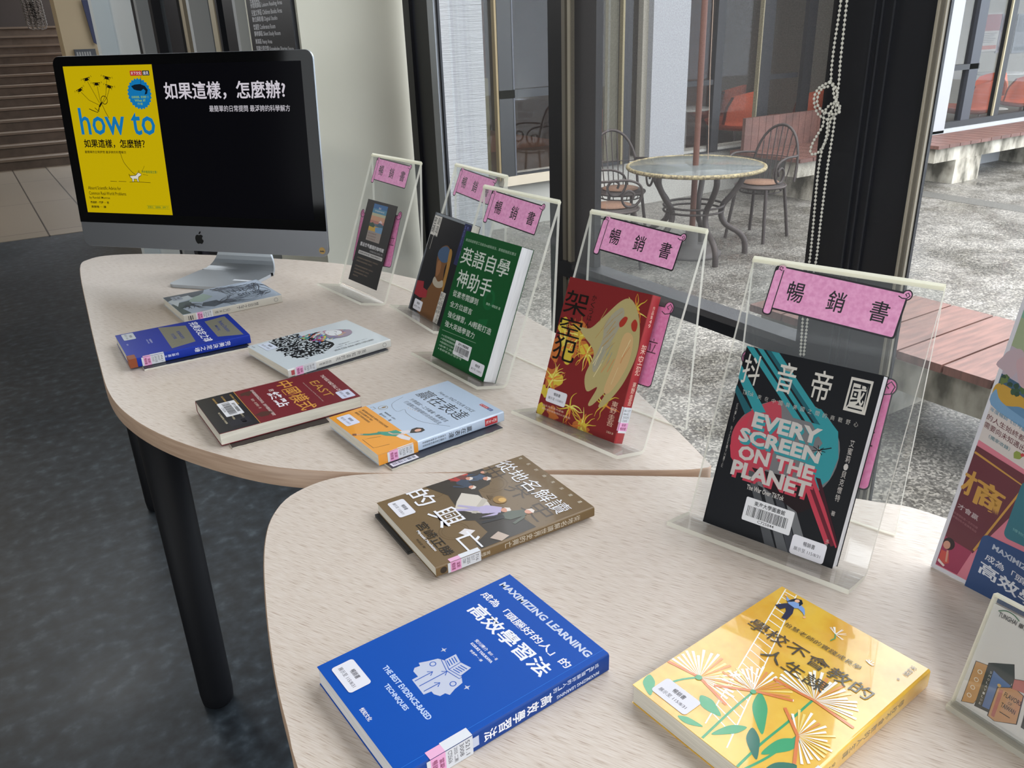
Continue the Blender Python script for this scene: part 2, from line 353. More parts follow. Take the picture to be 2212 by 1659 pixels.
# ---------------------------------------------------------------- window wall (plane X = XW)
def bar(mb, p0, p1, yref, m, x0=XW, x1=XW+.06, z0=0, z1=CEIL):
    a = onX((p0, yref), x0).y; c = onX((p1, yref), x0).y; mb.box((x0, min(a, c), z0), (x1, max(a, c), z1), m); return min(a, c), max(a, c)
b = MB(); bar(b, 880, 893, 150, M_BLACK, XW-.02, XW+.02); bar(b, 893, 905, 150, M_BLACK2, XW-.01, XW+.02); bar(b, 905, 931, 150, M_BLACK, XW-.01, XW-.002); bar(b, 944, 953, 150, M_BLACK, XW-.012, XW-.006)
struct(b, 'window_1_jamb')
b = MB(); bar(b, 931, 944, 150, mat('a3a7ad', .4, .3), XW-.02, XW-.008); struct(b, 'window_1_rail')
b = MB(); yA, _ = bar(b, 1186, 1214, 300, M_BLACK, XW-.01, XW+.02); bar(b, 1214, 1221, 300, M_TRIM, XW-.01, XW+.05); bar(b, 1221, 1226, 300, M_BLACK, XW, XW+.05); bar(b, 1226, 1232, 300, M_TRIML, XW-.01, XW+.05); bar(b, 1232, 1286, 300, mat('0e0f12', .6), XW+.002, XW+.02)
struct(b, 'window_2_frame')
yL = onX((954, 150), XW).y
b = MB(); b.box((XW+.03, yA, .04), (XW+.036, yL, CEIL), M_GLASS); struct(b, 'window_1')
# black post between the screened pane and the clear pane
yP0 = onX((1990, 300), 1.12).y; yP1 = onX((1768, 300), 1.12).y
b = MB(); b.box((1.12, yP0, 0), (1.13, yP1, CEIL), M_BLACK); b.box((1.13, yP0+.035, 0), (1.2, yP1, CEIL), M_BLACK)
for p in (1856, 1872, 1895): y = onX((p, 300), 1.12).y; b.box((1.116, y-.002, 0), (1.12, y+.001, CEIL), mat('26282e', .4))
struct(b, 'trim_1')
b = MB(); yq = onX((2003, 300), 1.12).y
b.box((1.11, yq, 0), (1.122, yP0, CEIL), M_TRIM); b.box((1.112, yq-.002, 0), (1.12, yq, CEIL), M_TRIML); b.box((1.106, yP0-.004, 0), (1.12, yP0-.001, CEIL), M_TRIML); b.box((1.118, yq-.004, 0), (1.124, yq-.002, CEIL), M_BLACK)
struct(b, 'window_3_frame')
b = MB(); b.box((1.118, -3.9, .04), (1.124, yq-.004, CEIL), M_GLASS); struct(b, 'window_3')
b = MB(); b.box((XW+.04, yP1, .04), (XW+.046, yA-.1, CEIL), M_GLASS); struct(b, 'window_2')
# low rail across the screened pane, continues behind the post
zr1 = onX((1500, 662), 1.13).z; zr0 = onX((1500, 700), 1.13).z
b = MB(); b.box((1.13, yP1-.01, zr0), (1.18, yA, zr1), mat('1b1d24', .5)); struct(b, 'window_2_rail')
b = MB(); b.box((XW-.02, -3.9, -.02), (XW+.1, YC, .05), M_BLACK); struct(b, 'trim_2')
b = MB(); b.box((XW-.02, -3.9, CEIL-.25), (XW+.1, YC, CEIL), M_BLACK); struct(b, 'trim_3')
b = MB(); b.box((XW, -4, 0), (XW+.1, -3.9, CEIL), M_BLACK); struct(b, 'trim_4')
# roller blind of fine screen fabric and its bead chain
rb = empty('roller_blind', (1.112, (yP1+yA)/2, 2.9)); tag(rb, 'grey see-through roller blind with knotted white bead chain beside the black post', 'blind')
M_FAB = meshfabric(); b = MB(); yf0 = onX((1787, 200), 1.105).y; yf1 = onX((1234, 300), 1.105).y
O = Vector((1.112, (yP1+yA)/2, 2.9))
def rel(p): return (p[0]-O.x, p[1]-O.y, p[2]-O.z)
b.add([rel((1.105, yf0, zr1-.002)), rel((1.105, yf1, zr1-.002)), rel((1.105, yf1, 2.88)), rel((1.105, yf0, 2.88))], [(0, 1, 2, 3)], M_FAB)
b.build('screen_fabric', rb)
b = MB(); b.tube([(0, yf0-O.y, 0), (0, yf1-O.y, 0)], .03, mat('77767a', .5), 12); b.build('roller_tube', rb)
def z3(P): return [(1400+x/2.676, y/2.676) for x, y in P]
strands = [z3([(1118, -20), (1098, 120), (1075, 270), (1060, 400), (1055, 465), (1022, 488), (985, 512), (962, 555), (962, 605), (980, 655), (1010, 680), (1052, 690), (1090, 655), (1108, 615), (1085, 590), (1045, 612), (1018, 655), (1012, 720), (985, 770), (955, 820), (938, 870), (950, 893), (985, 880), (1018, 835), (1040, 775), (1050, 715), (1068, 670)]),
    z3([(1152, -20), (1130, 180), (1112, 350), (1103, 470), (1092, 560), (1082, 650), (1072, 740), (1052, 870), (1038, 960), (1020, 1100), (995, 1300), (975, 1480), (952, 1600), (935, 1720), (899, 2060)]),
    z3([(1055, 470), (1085, 510), (1092, 560), (1075, 600), (1060, 640), (1040, 690), (1030, 790), (1005, 870), (988, 960), (972, 1100), (952, 1330), (937, 1480), (918, 1600), (903, 1720), (880, 2060)]),
    z3([(1050, 478), (1070, 500), (1073, 545), (1090, 600), (1110, 640), (1080, 660), (1040, 655), (1005, 640), (978, 600), (985, 545), (1010, 510), (1045, 500)])]
b = MB(); MBD = mat('d8d6cb', .35)
for si, st in enumerate(strands):
    xx = 1.075-.0025*si; P = [tuple(onX(p, xx)) for p in catmull(st, 8, False)]
    P = [Vector(p) for p in P]; d = 0; nxt = 0; b.tube([rel(p) for p in P[::2]], .0006, MBD, 4)
    for i in range(len(P)-1):
        L = (P[i+1]-P[i]).length
        while nxt <= d+L: q = P[i].lerp(P[i+1], (nxt-d)/L); b.ball(rel(q), .0023, MBD, 7, 5); nxt += .0060
        d += L
b.build('bead_chain', rb)

# ================================================================ THE COURTYARD
G = -.45
def pav():
    m, t, bs = nodes('terrazzo_paving'); N = t.nodes; L = t.links
    tc = N.new('ShaderNodeTexCoord'); vo = N.new('ShaderNodeTexVoronoi'); vo.inputs['Scale'].default_value = 105; L.new(tc.outputs['Object'], vo.inputs['Vector'])
    sx = N.new('ShaderNodeSeparateColor'); L.new(vo.outputs['Color'], sx.inputs[0])
    r = N.new('ShaderNodeValToRGB'); e = r.color_ramp.elements; e.new(.5)
    for i, (p, c) in enumerate([(.1, '4f4c48'), (.55, '6d6a65'), (.95, '9b978f')]): e[i].position = p; e[i].color = lin(c)
    L.new(sx.outputs[0], r.inputs[0])
    nz = N.new('ShaderNodeTexNoise'); nz.inputs['Scale'].default_value = 2.2; nz.inputs['Detail'].default_value = 6; nz.inputs['Roughness'].default_value = .65; L.new(tc.outputs['Object'], nz.inputs['Vector'])
    r2 = N.new('ShaderNodeValToRGB'); r2.color_ramp.elements[0].position = .36; r2.color_ramp.elements[0].color = (.55, .54, .52, 1); r2.color_ramp.elements[1].position = .6; r2.color_ramp.elements[1].color = (1, 1, 1, 1)
    L.new(nz.outputs['Fac'], r2.inputs[0])
    mx = N.new('ShaderNodeMix'); mx.data_type = 'RGBA'; mx.blend_type = 'MULTIPLY'; mx.inputs[0].default_value = 1
    L.new(r.outputs[0], mx.inputs[6]); L.new(r2.outputs[0], mx.inputs[7])
    # darker joint strips every 1.6 m
    br = N.new('ShaderNodeTexBrick'); br.offset = 0; br.inputs['Scale'].default_value = 1; br.inputs['Brick Width'].default_value = 3.2; br.inputs['Row Height'].default_value = 3.0; br.inputs['Mortar Size'].default_value = .055
    br.inputs['Color1'].default_value = (1, 1, 1, 1); br.inputs['Color2'].default_value = (1, 1, 1, 1); br.inputs['Mortar'].default_value = (.97, .97, .97, 1); L.new(tc.outputs['Object'], br.inputs['Vector'])
    m2 = N.new('ShaderNodeMix'); m2.data_type = 'RGBA'; m2.blend_type = 'MULTIPLY'; m2.inputs[0].default_value = 1
    L.new(mx.outputs[2], m2.inputs[6]); L.new(br.outputs['Color'], m2.inputs[7]); L.new(m2.outputs[2], bs.inputs['Base Color'])
    mr = N.new('ShaderNodeMapRange'); mr.inputs[1].default_value = .4; mr.inputs[2].default_value = .62; mr.inputs[3].default_value = .18; mr.inputs[4].default_value = .6
    L.new(nz.outputs['Fac'], mr.inputs[0]); L.new(mr.outputs[0], bs.inputs['Roughness'])
    bn = N.new('ShaderNodeBump'); bn.inputs['Strength'].default_value = .5; bn.inputs['Distance'].default_value = .002; L.new(sx.outputs[0], bn.inputs['Height']); L.new(bn.outputs[0], bs.inputs['Normal'])
    return m
b = MB(); b.box((XW+.1, -8, G-.2), (24, 16, G), pav()); struct(b, 'ground_courtyard')
p0 = onZ((1980, 416), G); p1 = onZ((2212, 453), G); dv = (p1-p0); p0 = p0-dv*1.5; p1 = p1+dv*2; nv = Vector((-dv.y, dv.x, 0)).normalized()*.13
b = MB(); q_ = [p0+nv, p0-nv, p1-nv, p1+nv]; b.prism([(p.x, p.y) for p in q_], G-.01, G+.002, noisemat('dark_paving_strip', [(.3, '4a4946'), (.7, '66645f')], 60, 3, .5)); struct(b, 'ground_strip')
b = MB(); b.box((XW-.05, -4, G-.2), (XW+.12, YC+.5, -.02), mat('55524c', .8)); struct(b, 'trim_5')
M_DECK = noisemat('reddish_deck_boards', [(.35, '583d36'), (.65, '714e45')], 6, 6, .5, .1, (1, 8, 1), bdist=.001)
M_CONC = noisemat('weathered_concrete', [(.35, '5c584d'), (.5, 'a39d90'), (.68, 'cdc8bb')], 7, 8, .85, .4, (1, 1, .5), bdist=.004)
# near walkway
nd = empty('wooden_walkway', (3.4, .6, G)); tag(nd, 'red brown wooden walkway on a concrete beam just outside the clear window', 'walkway')
y = 2.62; k = 0
while y > -5:
    b = MB(); b.box((3.03-3.4, y-.19-.6, -.035-G), (3.76-3.4, y-.6, 0-G), M_DECK)
    if y > -.4: b.build('deck_board', nd)
    else:
        if k == 0: bb = MB(); k = 1
        bb.box((3.03-3.4, y-.19-.6, -.035-G), (3.76-3.4, y-.6, 0-G), M_DECK)
    y -= .2
bb.build('deck_boards_beyond', nd)
b = MB(); b.box((-.28, -5.6, .24), (-.16, 2.02, .40), M_CONC); b.box((.2, -5.6, .24), (.32, 2.02, .40), M_CONC); b.build('concrete_beam', nd)
b = MB()
for yy in (1.9, -.9, -3.6): q_ = MB(); q_.box((-.26, yy-.5, 0), (.3, yy, .24), M_CONC); q_.build('concrete_pier', nd)
for yy in (1.6, .9, .2, -.5): b = MB(); b.box((-.3, yy, .40), (.34, yy+.06, .415), mat('8b8880', .8)); b.build('bearer', nd)

# ---- facade across the courtyard, left stretch (Y about 6.5)
YF = 6.5; HF = 3.2
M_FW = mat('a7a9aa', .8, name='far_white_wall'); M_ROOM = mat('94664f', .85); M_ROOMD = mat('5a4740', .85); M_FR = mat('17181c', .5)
def fx(p, yref=300, Y=YF): return onY((p, yref), Y).x
def fbar(mb, p0, p1, m, yref=300, Y=YF, d=.02, z0=.0, z1=HF, f=0): mb.box((fx(p0, yref, Y), Y-f, z0), (fx(p1, yref, Y), Y+d, z1), m)
def fz(py, px, Y=YF): return onY((px, py), Y).z
b = MB(); fbar(b, 1375, 1386, mat('8d887c', .8), f=.05); fbar(b, 1386, 1461, mat('949598', .8), f=.12); fbar(b, 1308, 1335, mat('8f8c7b', .8), f=-.05)
b.box((3.2, YF+.03, G), (8.0, YF+.1, .05), mat('a5a39c', .8)); b.box((1.6, YF-.5, HF), (8.3, YF+6, HF+.3), M_FW)
struct(b, 'wall_across_left')
b = MB(); zb = fz(385, 1150)
for p0, p1, m in ((1078, 1108, M_FR), (1073, 1077, mat('7d6c4c', .5, .3)), (1107, 1111, mat('3c3e46', .5)), (1240, 1250, M_FR)): fbar(b, p0, p1, m, f=.03)
X0 = fx(1078); X1 = fx(1290); b.box((X0, YF-.02, 0), (X1, YF+.04, fz(370, 1150)), M_FR); z = fz(203, 1150); b.box((X0, YF-.03, z-.02), (X1, YF+.03, z+.05), M_FR); b.box((X0, YF-.06, -.05), (X1, YF+.1, .03), mat('b5aa98', .7))
struct(b, 'door_2_frame')
b = MB(); 
for p0, p1, m in ((1337, 1341, mat('857a5c', .5, .3)), (1341, 1357, M_FR), (1286, 1296, M_FR)): fbar(b, p0, p1, m, f=.03)
b.box((fx(1286), YF-.02, 0), (fx(1357), YF+.04, fz(350, 1320)), M_FR)
struct(b, 'window_4_frame')
b = MB(); yg = YF
for p0, p1, m in ((1534, 1550, M_FR), (1627, 1629, mat('8f866c', .5, .3)), (1629, 1652, M_FR), (1720, 1738, M_FR), (1800, 1812, M_FR)): fbar(b, p0, p1, m, yref=250, f=.03)
X0 = fx(1461); X1 = 8.1; z = fz(182, 1500); b.box((X0, YF-.02, z-.02), (fx(1540, 180), YF+.03, z+.03), M_FR); z = fz(165, 1690); b.box((fx(1652, 165), YF-.02, z-.02), (fx(1720, 165), YF+.03, z+.03), M_FR)
b.box((X0, YF-.02, 0), (X1, YF+.04, fz(322, 1580)), M_FR); struct(b, 'window_5_frame')
b = MB(); b.box((1.6, YF+.02, .03), (8.1, YF+.026, HF), M_FGLASS); struct(b, 'window_5')
# rooms behind the far glass
for nm, a0_, a1_, mm in (('wall_across_room', (1.6, YF+3.6, -.3), (9.2, YF+3.7, HF), M_ROOM), ('wall_across_room_side', (9.2, YF+.1, -.3), (9.24, YF+3.7, HF), M_ROOM), ('floor_across_room', (1.6, YF+.1, -.35), (9.2, YF+3.7, -.3), mat('8f7a6a', .5)), ('ceiling_across_room', (1.6, YF+.1, HF-.02), (9.2, YF+3.6, HF), M_ROOM)): b = MB(); b.box(a0_, a1_, mm); struct(b, nm)
b = MB()
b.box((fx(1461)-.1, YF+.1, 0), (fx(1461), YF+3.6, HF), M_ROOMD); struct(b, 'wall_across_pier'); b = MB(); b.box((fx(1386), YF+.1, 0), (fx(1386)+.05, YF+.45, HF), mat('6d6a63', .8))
struct(b, 'wall_across_partition')
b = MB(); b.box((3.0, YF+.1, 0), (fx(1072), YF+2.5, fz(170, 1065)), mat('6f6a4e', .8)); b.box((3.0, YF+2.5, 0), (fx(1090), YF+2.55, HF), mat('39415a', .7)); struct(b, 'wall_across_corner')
# window grid at the back of the far left room
b = MB(); Yb = YF+3.55
def bx(p, y): return onY((p, y), Yb)
for (p0, p1, q0, q1, h) in ((1135, 1165, 12, 40, '9aa08c'), (1168, 1200, 8, 40, 'a09a8c'), (1135, 1165, 50, 76, '8da089'), (1168, 1200, 50, 76, '9d988a'), (1135, 1165, 80, 104, '8b958c'), (1136, 1165, 98, 124, 'c8dcf2')):
    a = bx(p0, q0); c = bx(p1, q1); b.box((a.x, Yb-.02, c.z), (c.x, Yb, a.z), emis(h, .35))
struct(b, 'window_6')
# ---- textured white column just outside the left pane
M_TEXW = None
m_, t_, b_ = nodes('board_marked_white_paint'); N_ = t_.nodes; tc_ = N_.new('ShaderNodeTexCoord'); mp_ = N_.new('ShaderNodeMapping'); mp_.inputs['Scale'].default_value = (3, 3, 70)
nz_ = N_.new('ShaderNodeTexNoise'); nz_.inputs['Scale'].default_value = 2.2; nz_.inputs['Detail'].default_value = 6; nz_.inputs['Roughness'].default_value = .7
t_.links.new(tc_.outputs['Object'], mp_.inputs[0]); t_.links.new(mp_.outputs[0], nz_.inputs['Vector']); bn_ = N_.new('ShaderNodeBump'); bn_.inputs['Strength'].default_value = .9; bn_.inputs['Distance'].default_value = .012
t_.links.new(nz_.outputs['Fac'], bn_.inputs['Height']); t_.links.new(bn_.outputs[0], b_.inputs['Normal']); b_.inputs['Base Color'].default_value = lin('a4a6a9'); b_.inputs['Roughness'].default_value = .8; M_TEXW = m_
b = MB(); xr = onY((1050, 250), 3.1).x; b.box((XW+.12, 3.1, G), (xr, 3.5, 3.6), M_TEXW); struct(b, 'column_outside')
# ---- facade across, right stretch (Y about 5.74)
YG = 5.74
b = MB(); X0 = onY((2052, 0), YG-.1).x; X1 = onY((2087, 0), YG-.1).x; b.box((X0-1.1, YG-.1, 0), (X1, YG+.3, HF), mat('a2a3a6', .8)); struct(b, 'wall_across_right'); b = MB(); b.box((8.0, YG-.7, HF), (17, YG+5, HF+.3), M_FW); struct(b, 'roof_across_right'); b = MB(); b.box((8.3, YG-.1, G), (24, YG+.12, .03), mat('a9abad', .8)); struct(b, 'plinth_across_right')
b = MB()
def gb(p0, p1, m, yr=0, d=.06, f=.02, z0=0, z1=HF): b.box((onY((p0, yr), YG).x, YG-f, z0), (onY((p1, yr), YG).x, YG+d, z1), m)
gb(2117, 2136, mat('33353d', .5)); gb(2187, 2189.5, mat('a89d80', .5, .3), d=0); gb(2189.5, 2200, M_FR); gb(2270, 2285, M_FR)
b.box((X1, YG-.03, 0), (24, YG+.05, .10), M_FR); z = onY((2090, 144), YG).z; b.box((X1, YG-.02, z-.03), (onY((2112, 144), YG).x, YG+.03, z+.03), M_FR)
struct(b, 'window_7_frame')
b = MB(); b.box((X1, YG+.02, .04), (24, YG+.026, HF), M_FGLASS); struct(b, 'window_7')
M_RW = mat('8f8c82', .8)
for nm, a0_, a1_, mm in (('wall_reading_room_back', (X1-.4, YG+3.2, -.3), (24, YG+3.3, HF), M_RW), ('wall_reading_room_side', (X1-.5, YG+.12, -.3), (X1-.4, YG+3.2, HF), M_RW), ('floor_reading_room', (X1-.5, YG+.12, -.34), (24, YG+3.2, -.3), mat('5a5853', .5)), ('ceiling_reading_room', (X1, YG+.3, HF-.05), (24, YG+3.2, HF), M_RW)): b = MB(); b.box(a0_, a1_, mm); struct(b, nm)
# posters on that back wall
Yp = YG+3.18
for i, (p0, q0, p1, q1, c1, c2, txt, lb) in enumerate(((2130, 28, 2152, 110, '7f3a3a', 'a09c94', '新書', 'far poster with dark red upper half behind the right far glass'), (2166, 30, 2180, 112, '6d6672', '8b8890', '書', 'grey lilac far poster between the two glass panes on the right'), (2201, 30, 2225, 112, '4d5358', '6f7478', '閱', 'dark grey far poster at the right edge of the photo'))):
    a = onY((p0, q0), Yp); c = onY((p1, q1), Yp); b = MB(); b.box((a.x, Yp, c.z), (c.x, Yp+.01, a.z), mat(c2, .6)); w = (c.x-a.x)*1000; h = (a.z-c.z)*1000
    ar = Art(b, lambda x, y, hh: (a.x+x/1000, Yp-.004-hh*8, a.z-y/1000), lambda q: mat(q, .6)); ar.rect(w*.05, h*.04, w*.9, h*.42, c1); ar.rect(w*.08, h*.84, w*.84, h*.1, '9a4b34' if i == 0 else c1)
    for k in range(6): ar.rect(w*.12, h*(.52+.045*k), w*(.7-.1*(k % 3)), h*.014, '5d5a5a')
    tag(b.build('wall_poster'), lb, 'poster', 'posters in the far reading room')
# fallen strip light on floor etc omitted
# ---- decks across the courtyard
def deck(name, X0_, X1_, Y0_, Y1_, label, bx=.2, foot=()):
    r = empty(name, ((X0_+X1_)/2, (Y0_+Y1_)/2, G)); tag(r, label, 'walkway', 'red brown timber walkways'); cx, cy = (X0_+X1_)/2, (Y0_+Y1_)/2
    b = MB(); x = X0_
    while x < X1_: b.box((x-cx, Y0_-cy, .415), (min(x+bx-.012, X1_)-cx, Y1_-cy, .45), M_DECK); x += bx
    b.build('deck_boards', r)
    b = MB(); b.box((X0_+.05-cx, Y0_+.06-cy, .26), (X1_-cx, Y0_+.22-cy, .41), M_CONC); b.build('concrete_beam', r)
    for f in foot: b = MB(); b.box((f-cx, Y0_+.05-cy, 0), (f+.5-cx, Y0_+.6-cy, .26), M_CONC); b.build('concrete_pier', r)
    return r
deck('wooden_walkway', 8.55, 15.5, 5.06, YG-.13, 'long timber walkway on concrete piers under the far right white wall', foot=(9.0, 10.9, 13))
deck('wooden_walkway', 6.85, 8.3, 5.45, 6.38, 'short timber walkway seen through the blind behind the wire chair', foot=(7.15,))
b = MB(); x = 6.86
while x < 8.2: b.box((x, 6.2, .0), (x+.10, 6.24, .34), M_DECK); x += .105
tag(b.build('plank_panel'), 'low red plank screen on the far walkway behind the wire chair', 'screen')
# ================================================================ COURTYARD FURNITURE
M_IRON = mat('3a3230', .5, .3); M_IRONL = mat('4d4340', .5, .3)
pt = empty('patio_table', (4.72, 4.74, G)); tag(pt, 'round glass topped patio table with curved iron legs outside the window', 'table')
b = MB(); b.lathe([(.0, .700), (.515, .700), (.515, .706), (0, .706)], (0, 0, 0), M_TGLASS, 48); b.build('glass_top', pt)
b = MB(); b.tube([(.525*math.cos(t*math.pi/24), .525*math.sin(t*math.pi/24), .695) for t in range(48)], .016, noisemat('woven_rim', [(.4, '6a5e46'), (.6, 'a3956f')], 60, 2, .6), 8, close=True); b.build('woven_rim', pt)
for k in range(5):
    t = math.radians(35+72*k); P = [(.36, .69), (.37, .60), (.30, .48), (.235, .40), (.22, .32), (.26, .24), (.37, .17), (.42, .10), (.43, 0)]
    P = catmull([(r*math.cos(t), r*math.sin(t), z) for r, z in P], 4, False); b = MB(); b.tube(P, .023, M_IRON, 8); b.build('leg', pt)
b = MB()
for r, z in ((.235, .40), (.235, .36)):
    b.tube([(r*math.cos(q*math.pi/16), r*math.sin(q*math.pi/16), z) for q in range(32)], .009, M_IRON, 6, close=True)
b.build('ring_brace', pt)
um = empty('parasol_pole', (4.72, 4.74, G)); tag(um, 'reddish brown parasol pole through the patio table on a round dark base', 'parasol')
b = MB(); b.tube([(0, 0, .04), (0, 0, 3.4)], .024, mat('5f3829', .5), 12); b.build('pole', um)
b = MB(); b.lathe([(.0, 0), (.24, 0), (.24, .02), (.20, .05), (.05, .08), (.05, .20), (0, .2)], (0, 0, 0), mat('4a4442', .6), 32); b.build('base', um)
b = MB(); b.tube([(.06, -.02, 2.2), (.075, -.02, 1.4), (.10, -.03, .74)], .003, mat('a8907e', .7), 5); b.build('cord', um)

def iron_chair(loc, rz, label):
    """front toward +x"""
    r = empty('wire_chair', loc, rz); tag(r, label, 'chair', 'wire chairs round the patio table')
    b = MB(); b.lathe([(0, .43), (.19, .43), (.205, .445), (.19, .46), (0, .465)], (0, 0, 0), M_IRON, 24); b.tube([(.205*math.cos(q*math.pi/12), .205*math.sin(q*math.pi/12), .445) for q in range(24)], .010, M_IRONL, 6, close=True); se_ = b.build('seat', r)
    b = MB(); b.lathe([(0, .466), (.15, .466), (.15, .474), (0, .476)], (0, 0, 0), mat('7b5c49', .8), 20); b.build('seat_pad', se_)
    b = MB(); arch = []
    for q in range(17):
        a = math.pi*q/16; w = .21*math.cos(a); h = .47+.02+.42*math.sin(a)**.75 if 0 < q < 16 else .47
        arch.append((-.17-.09*(h-.47)/.43-.02*(1-abs(w)/.21), w, h))
    b.tube(arch, .012, M_IRON, 6)
    for q in range(-3, 4):
        w = q*.052; zt = .49+.42*max(0, 1-(w/.21)**2)**.5; b.tube([(-.18, w*.8, .46), (-.19-.09*(zt-.47)/.43, w, zt)], .005, M_IRON, 5)
    b.tube([(-.215, -.2, .66), (-.235, 0, .66), (-.215, .2, .66)], .004, M_IRON, 5)
    b.build('backrest', r)
    for s in (-1, 1):
        P = [(-.20, s*.20, .68), (-.08, s*.25, .69), (.06, s*.25, .69), (.15, s*.235, .65), (.17, s*.225, .57), (.12, s*.22, .50), (.05, s*.22, .50), (.02, s*.22, .56), (.06, s*.22, .61), (.11, s*.22, .59), (.10, s*.22, .55)]
        b = MB(); b.tube(catmull(P, 4, False), .010, M_IRON, 6); b.build('scroll_arm', r)
    for sx, sy in ((1, 1), (1, -1), (-1, 1), (-1, -1)):
        b = MB(); b.tube([(sx*.14, sy*.14, .44), (sx*.17, sy*.165, .2), (sx*.19, sy*.185, 0)], .014, M_IRON, 8); b.build('leg', r)
    b = MB(); b.tube([(.17*math.cos(q*math.pi/12), .17*math.sin(q*math.pi/12), .40) for q in range(24)], .006, M_IRON, 5, close=True)
    for q in range(10): a = 2*math.pi*q/10; b.tube([(.17*math.cos(a), .17*math.sin(a), .40), (.19*math.cos(a), .19*math.sin(a), .44)], .004, M_IRON, 4)
    b.build('seat_ring', r); return r
iron_chair((5.55, 4.80, G), math.radians(190), 'black wire chair with arched back standing right of the patio table')
iron_chair((4.50, 5.38, G), math.radians(-112), 'black wire chair with arched back standing left behind the patio table')
iron_chair((4.0, 4.88, G), math.radians(-25), 'black wire chair half hidden behind the frame left of the patio table')

# ---- orange lounge chairs and white tables in the far rooms
M_OR = mat('cf5f3c', .7); M_ORD = mat('ad4a30', .7)
def lounge(loc, rz, label, s=1.0, m=None):
    m = m or M_OR; r = empty('lounge_chair', loc, rz); tag(r, label, 'chair', 'orange lounge chairs in the far rooms')
    b = MB(); rings = []; n = 20
    for k in range(7):
        f = k/6; rr = (.16+.24*math.sin(f*1.5))*s; z = (.38+.10*f**2)*s; rings.append([(rr*math.cos(2*math.pi*j/n)*(1.05), rr*math.sin(2*math.pi*j/n), z+.03*s*math.cos(2*math.pi*j/n)*f) for j in range(n)])
    vs = [p for R_ in rings for p in R_]; b.add(vs, [(i*n+j, i*n+(j+1) % n, (i+1)*n+(j+1) % n, (i+1)*n+j) for i in range(6) for j in range(n)], m, True); b.add(rings[-1], [list(range(n))], m, True); b.add(rings[0], [list(range(n))[::-1]], m)
    b.build('seat_shell', r)
    b = MB(); vs = []; W_ = 9; H_ = 7
    for side in (0, 1):
        for i in range(H_):
            f = i/(H_-1)
            for j in range(W_):
                g = (j/(W_-1)-.5)*2; ang = g*1.15; rad = (.38-.04*f)*s; top = (.46+.42*f*(1-.18*g*g))*s
                wd = 1-.35*max(0, f-.6)*2.0
                vs.append((-rad*math.cos(ang)*(1+.25*f)+(.05*s if side else 0), rad*math.sin(ang)*wd*1.05, top))
    fs = []
    for side in (0, 1):
        o = side*W_*H_
        for i in range(H_-1):
            for j in range(W_-1): fs.append((o+i*W_+j, o+i*W_+j+1, o+(i+1)*W_+j+1, o+(i+1)*W_+j))
    o = W_*H_
    for j in range(W_-1): fs.append(((H_-1)*W_+j, (H_-1)*W_+j+1, o+(H_-1)*W_+j+1, o+(H_-1)*W_+j)); fs.append((j, j+1, o+j+1, o+j))
    for i in range(H_-1): fs.append((i*W_, (i+1)*W_, o+(i+1)*W_, o+i*W_)); fs.append((i*W_+W_-1, (i+1)*W_+W_-1, o+(i+1)*W_+W_-1, o+i*W_+W_-1))
    b.add(vs, fs, m, True); b.build('back_shell', r)
    b = MB(); b.tube([(0, 0, .02), (0, 0, .4*s)], .02, M_CHROME, 10); b.build('stem', r)
    b = MB(); b.lathe([(0, 0), (.22, 0), (.2, .015), (.03, .03), (0, .03)], (0, 0, 0), M_CHROME, 24); b.build('base', r)
def rtable(loc, label, h=.62, rad=.32):
    r = empty('white_round_table', loc); tag(r, label, 'table', 'round white tables in the far rooms')
    b = MB(); b.lathe([(0, h-.02), (rad, h-.02), (rad+.01, h-.01), (rad, h), (0, h)], (0, 0, 0), mat('cfcfcb', .3), 32); b.build('tabletop', r)
    b = MB(); b.tube([(0, 0, .02), (0, 0, h-.02)], .03, mat('c4c4c0', .4), 12); b.build('stem', r)
    b = MB(); b.lathe([(0, 0), (.25, 0), (.22, .015), (.03, .04), (0, .04)], (0, 0, 0), mat('c4c4c0', .4), 24); b.build('base', r)
def floorpos(px, Y): return onY(px, Y)
p = onY((1590, 240), YF+.9); lounge((p.x, YF+.9, -.3), R90, 'large orange lounge chair behind the far glass above the patio table', .92, mat('e26640', .7))
p = onY((1548, 240), YF+1.9); lounge((p.x, YF+1.9, -.3), R90+.5, 'orange lounge chair partly behind the parasol pole', .9, M_OR)
p = onY((1724, 225), YF+.7); lounge((p.x, YF+.7, -.3), R90+.2, 'orange lounge chair seen behind the knotted bead chain', .88)
p = onY((1286, 255), YF+1.1); lounge((p.x, YF+1.1, -.3), R90-.3, 'orange lounge chair behind the far glass left of the big white column', .85)
p = onY((1690, 215), YF+1.7); rtable((p.x, YF+1.7, -.3), 'white round table in the far room left of the bead chain')
p = onY((1480, 235), YF+1.2); rtable((p.x, YF+1.2, -.3), 'white round table in the far room beside the big white column')
p = onY((2085, 210), YG+.8); lounge((p.x, YG+.8, -.3), R90+.3, 'dark orange lounge chair behind the first tall pane on the right', .85, M_ORD)
p = onY((2122, 210), YG+1.6); lounge((p.x, YG+1.6, -.3), R90+1.4, 'bright orange lounge chair in the middle of the right far room', .82, mat('ea7040', .7))
p = onY((2210, 205), YG+.7); lounge((p.x, YG+.7, -.3), R90-.6, 'orange lounge chair at the right edge of the photo', .88, mat('da5e38', .7))
p = onY((2152, 190), YG+2.5); rtable((p.x, YG+2.5, -.3), 'white round table between the orange chairs on the right', .60, .45)
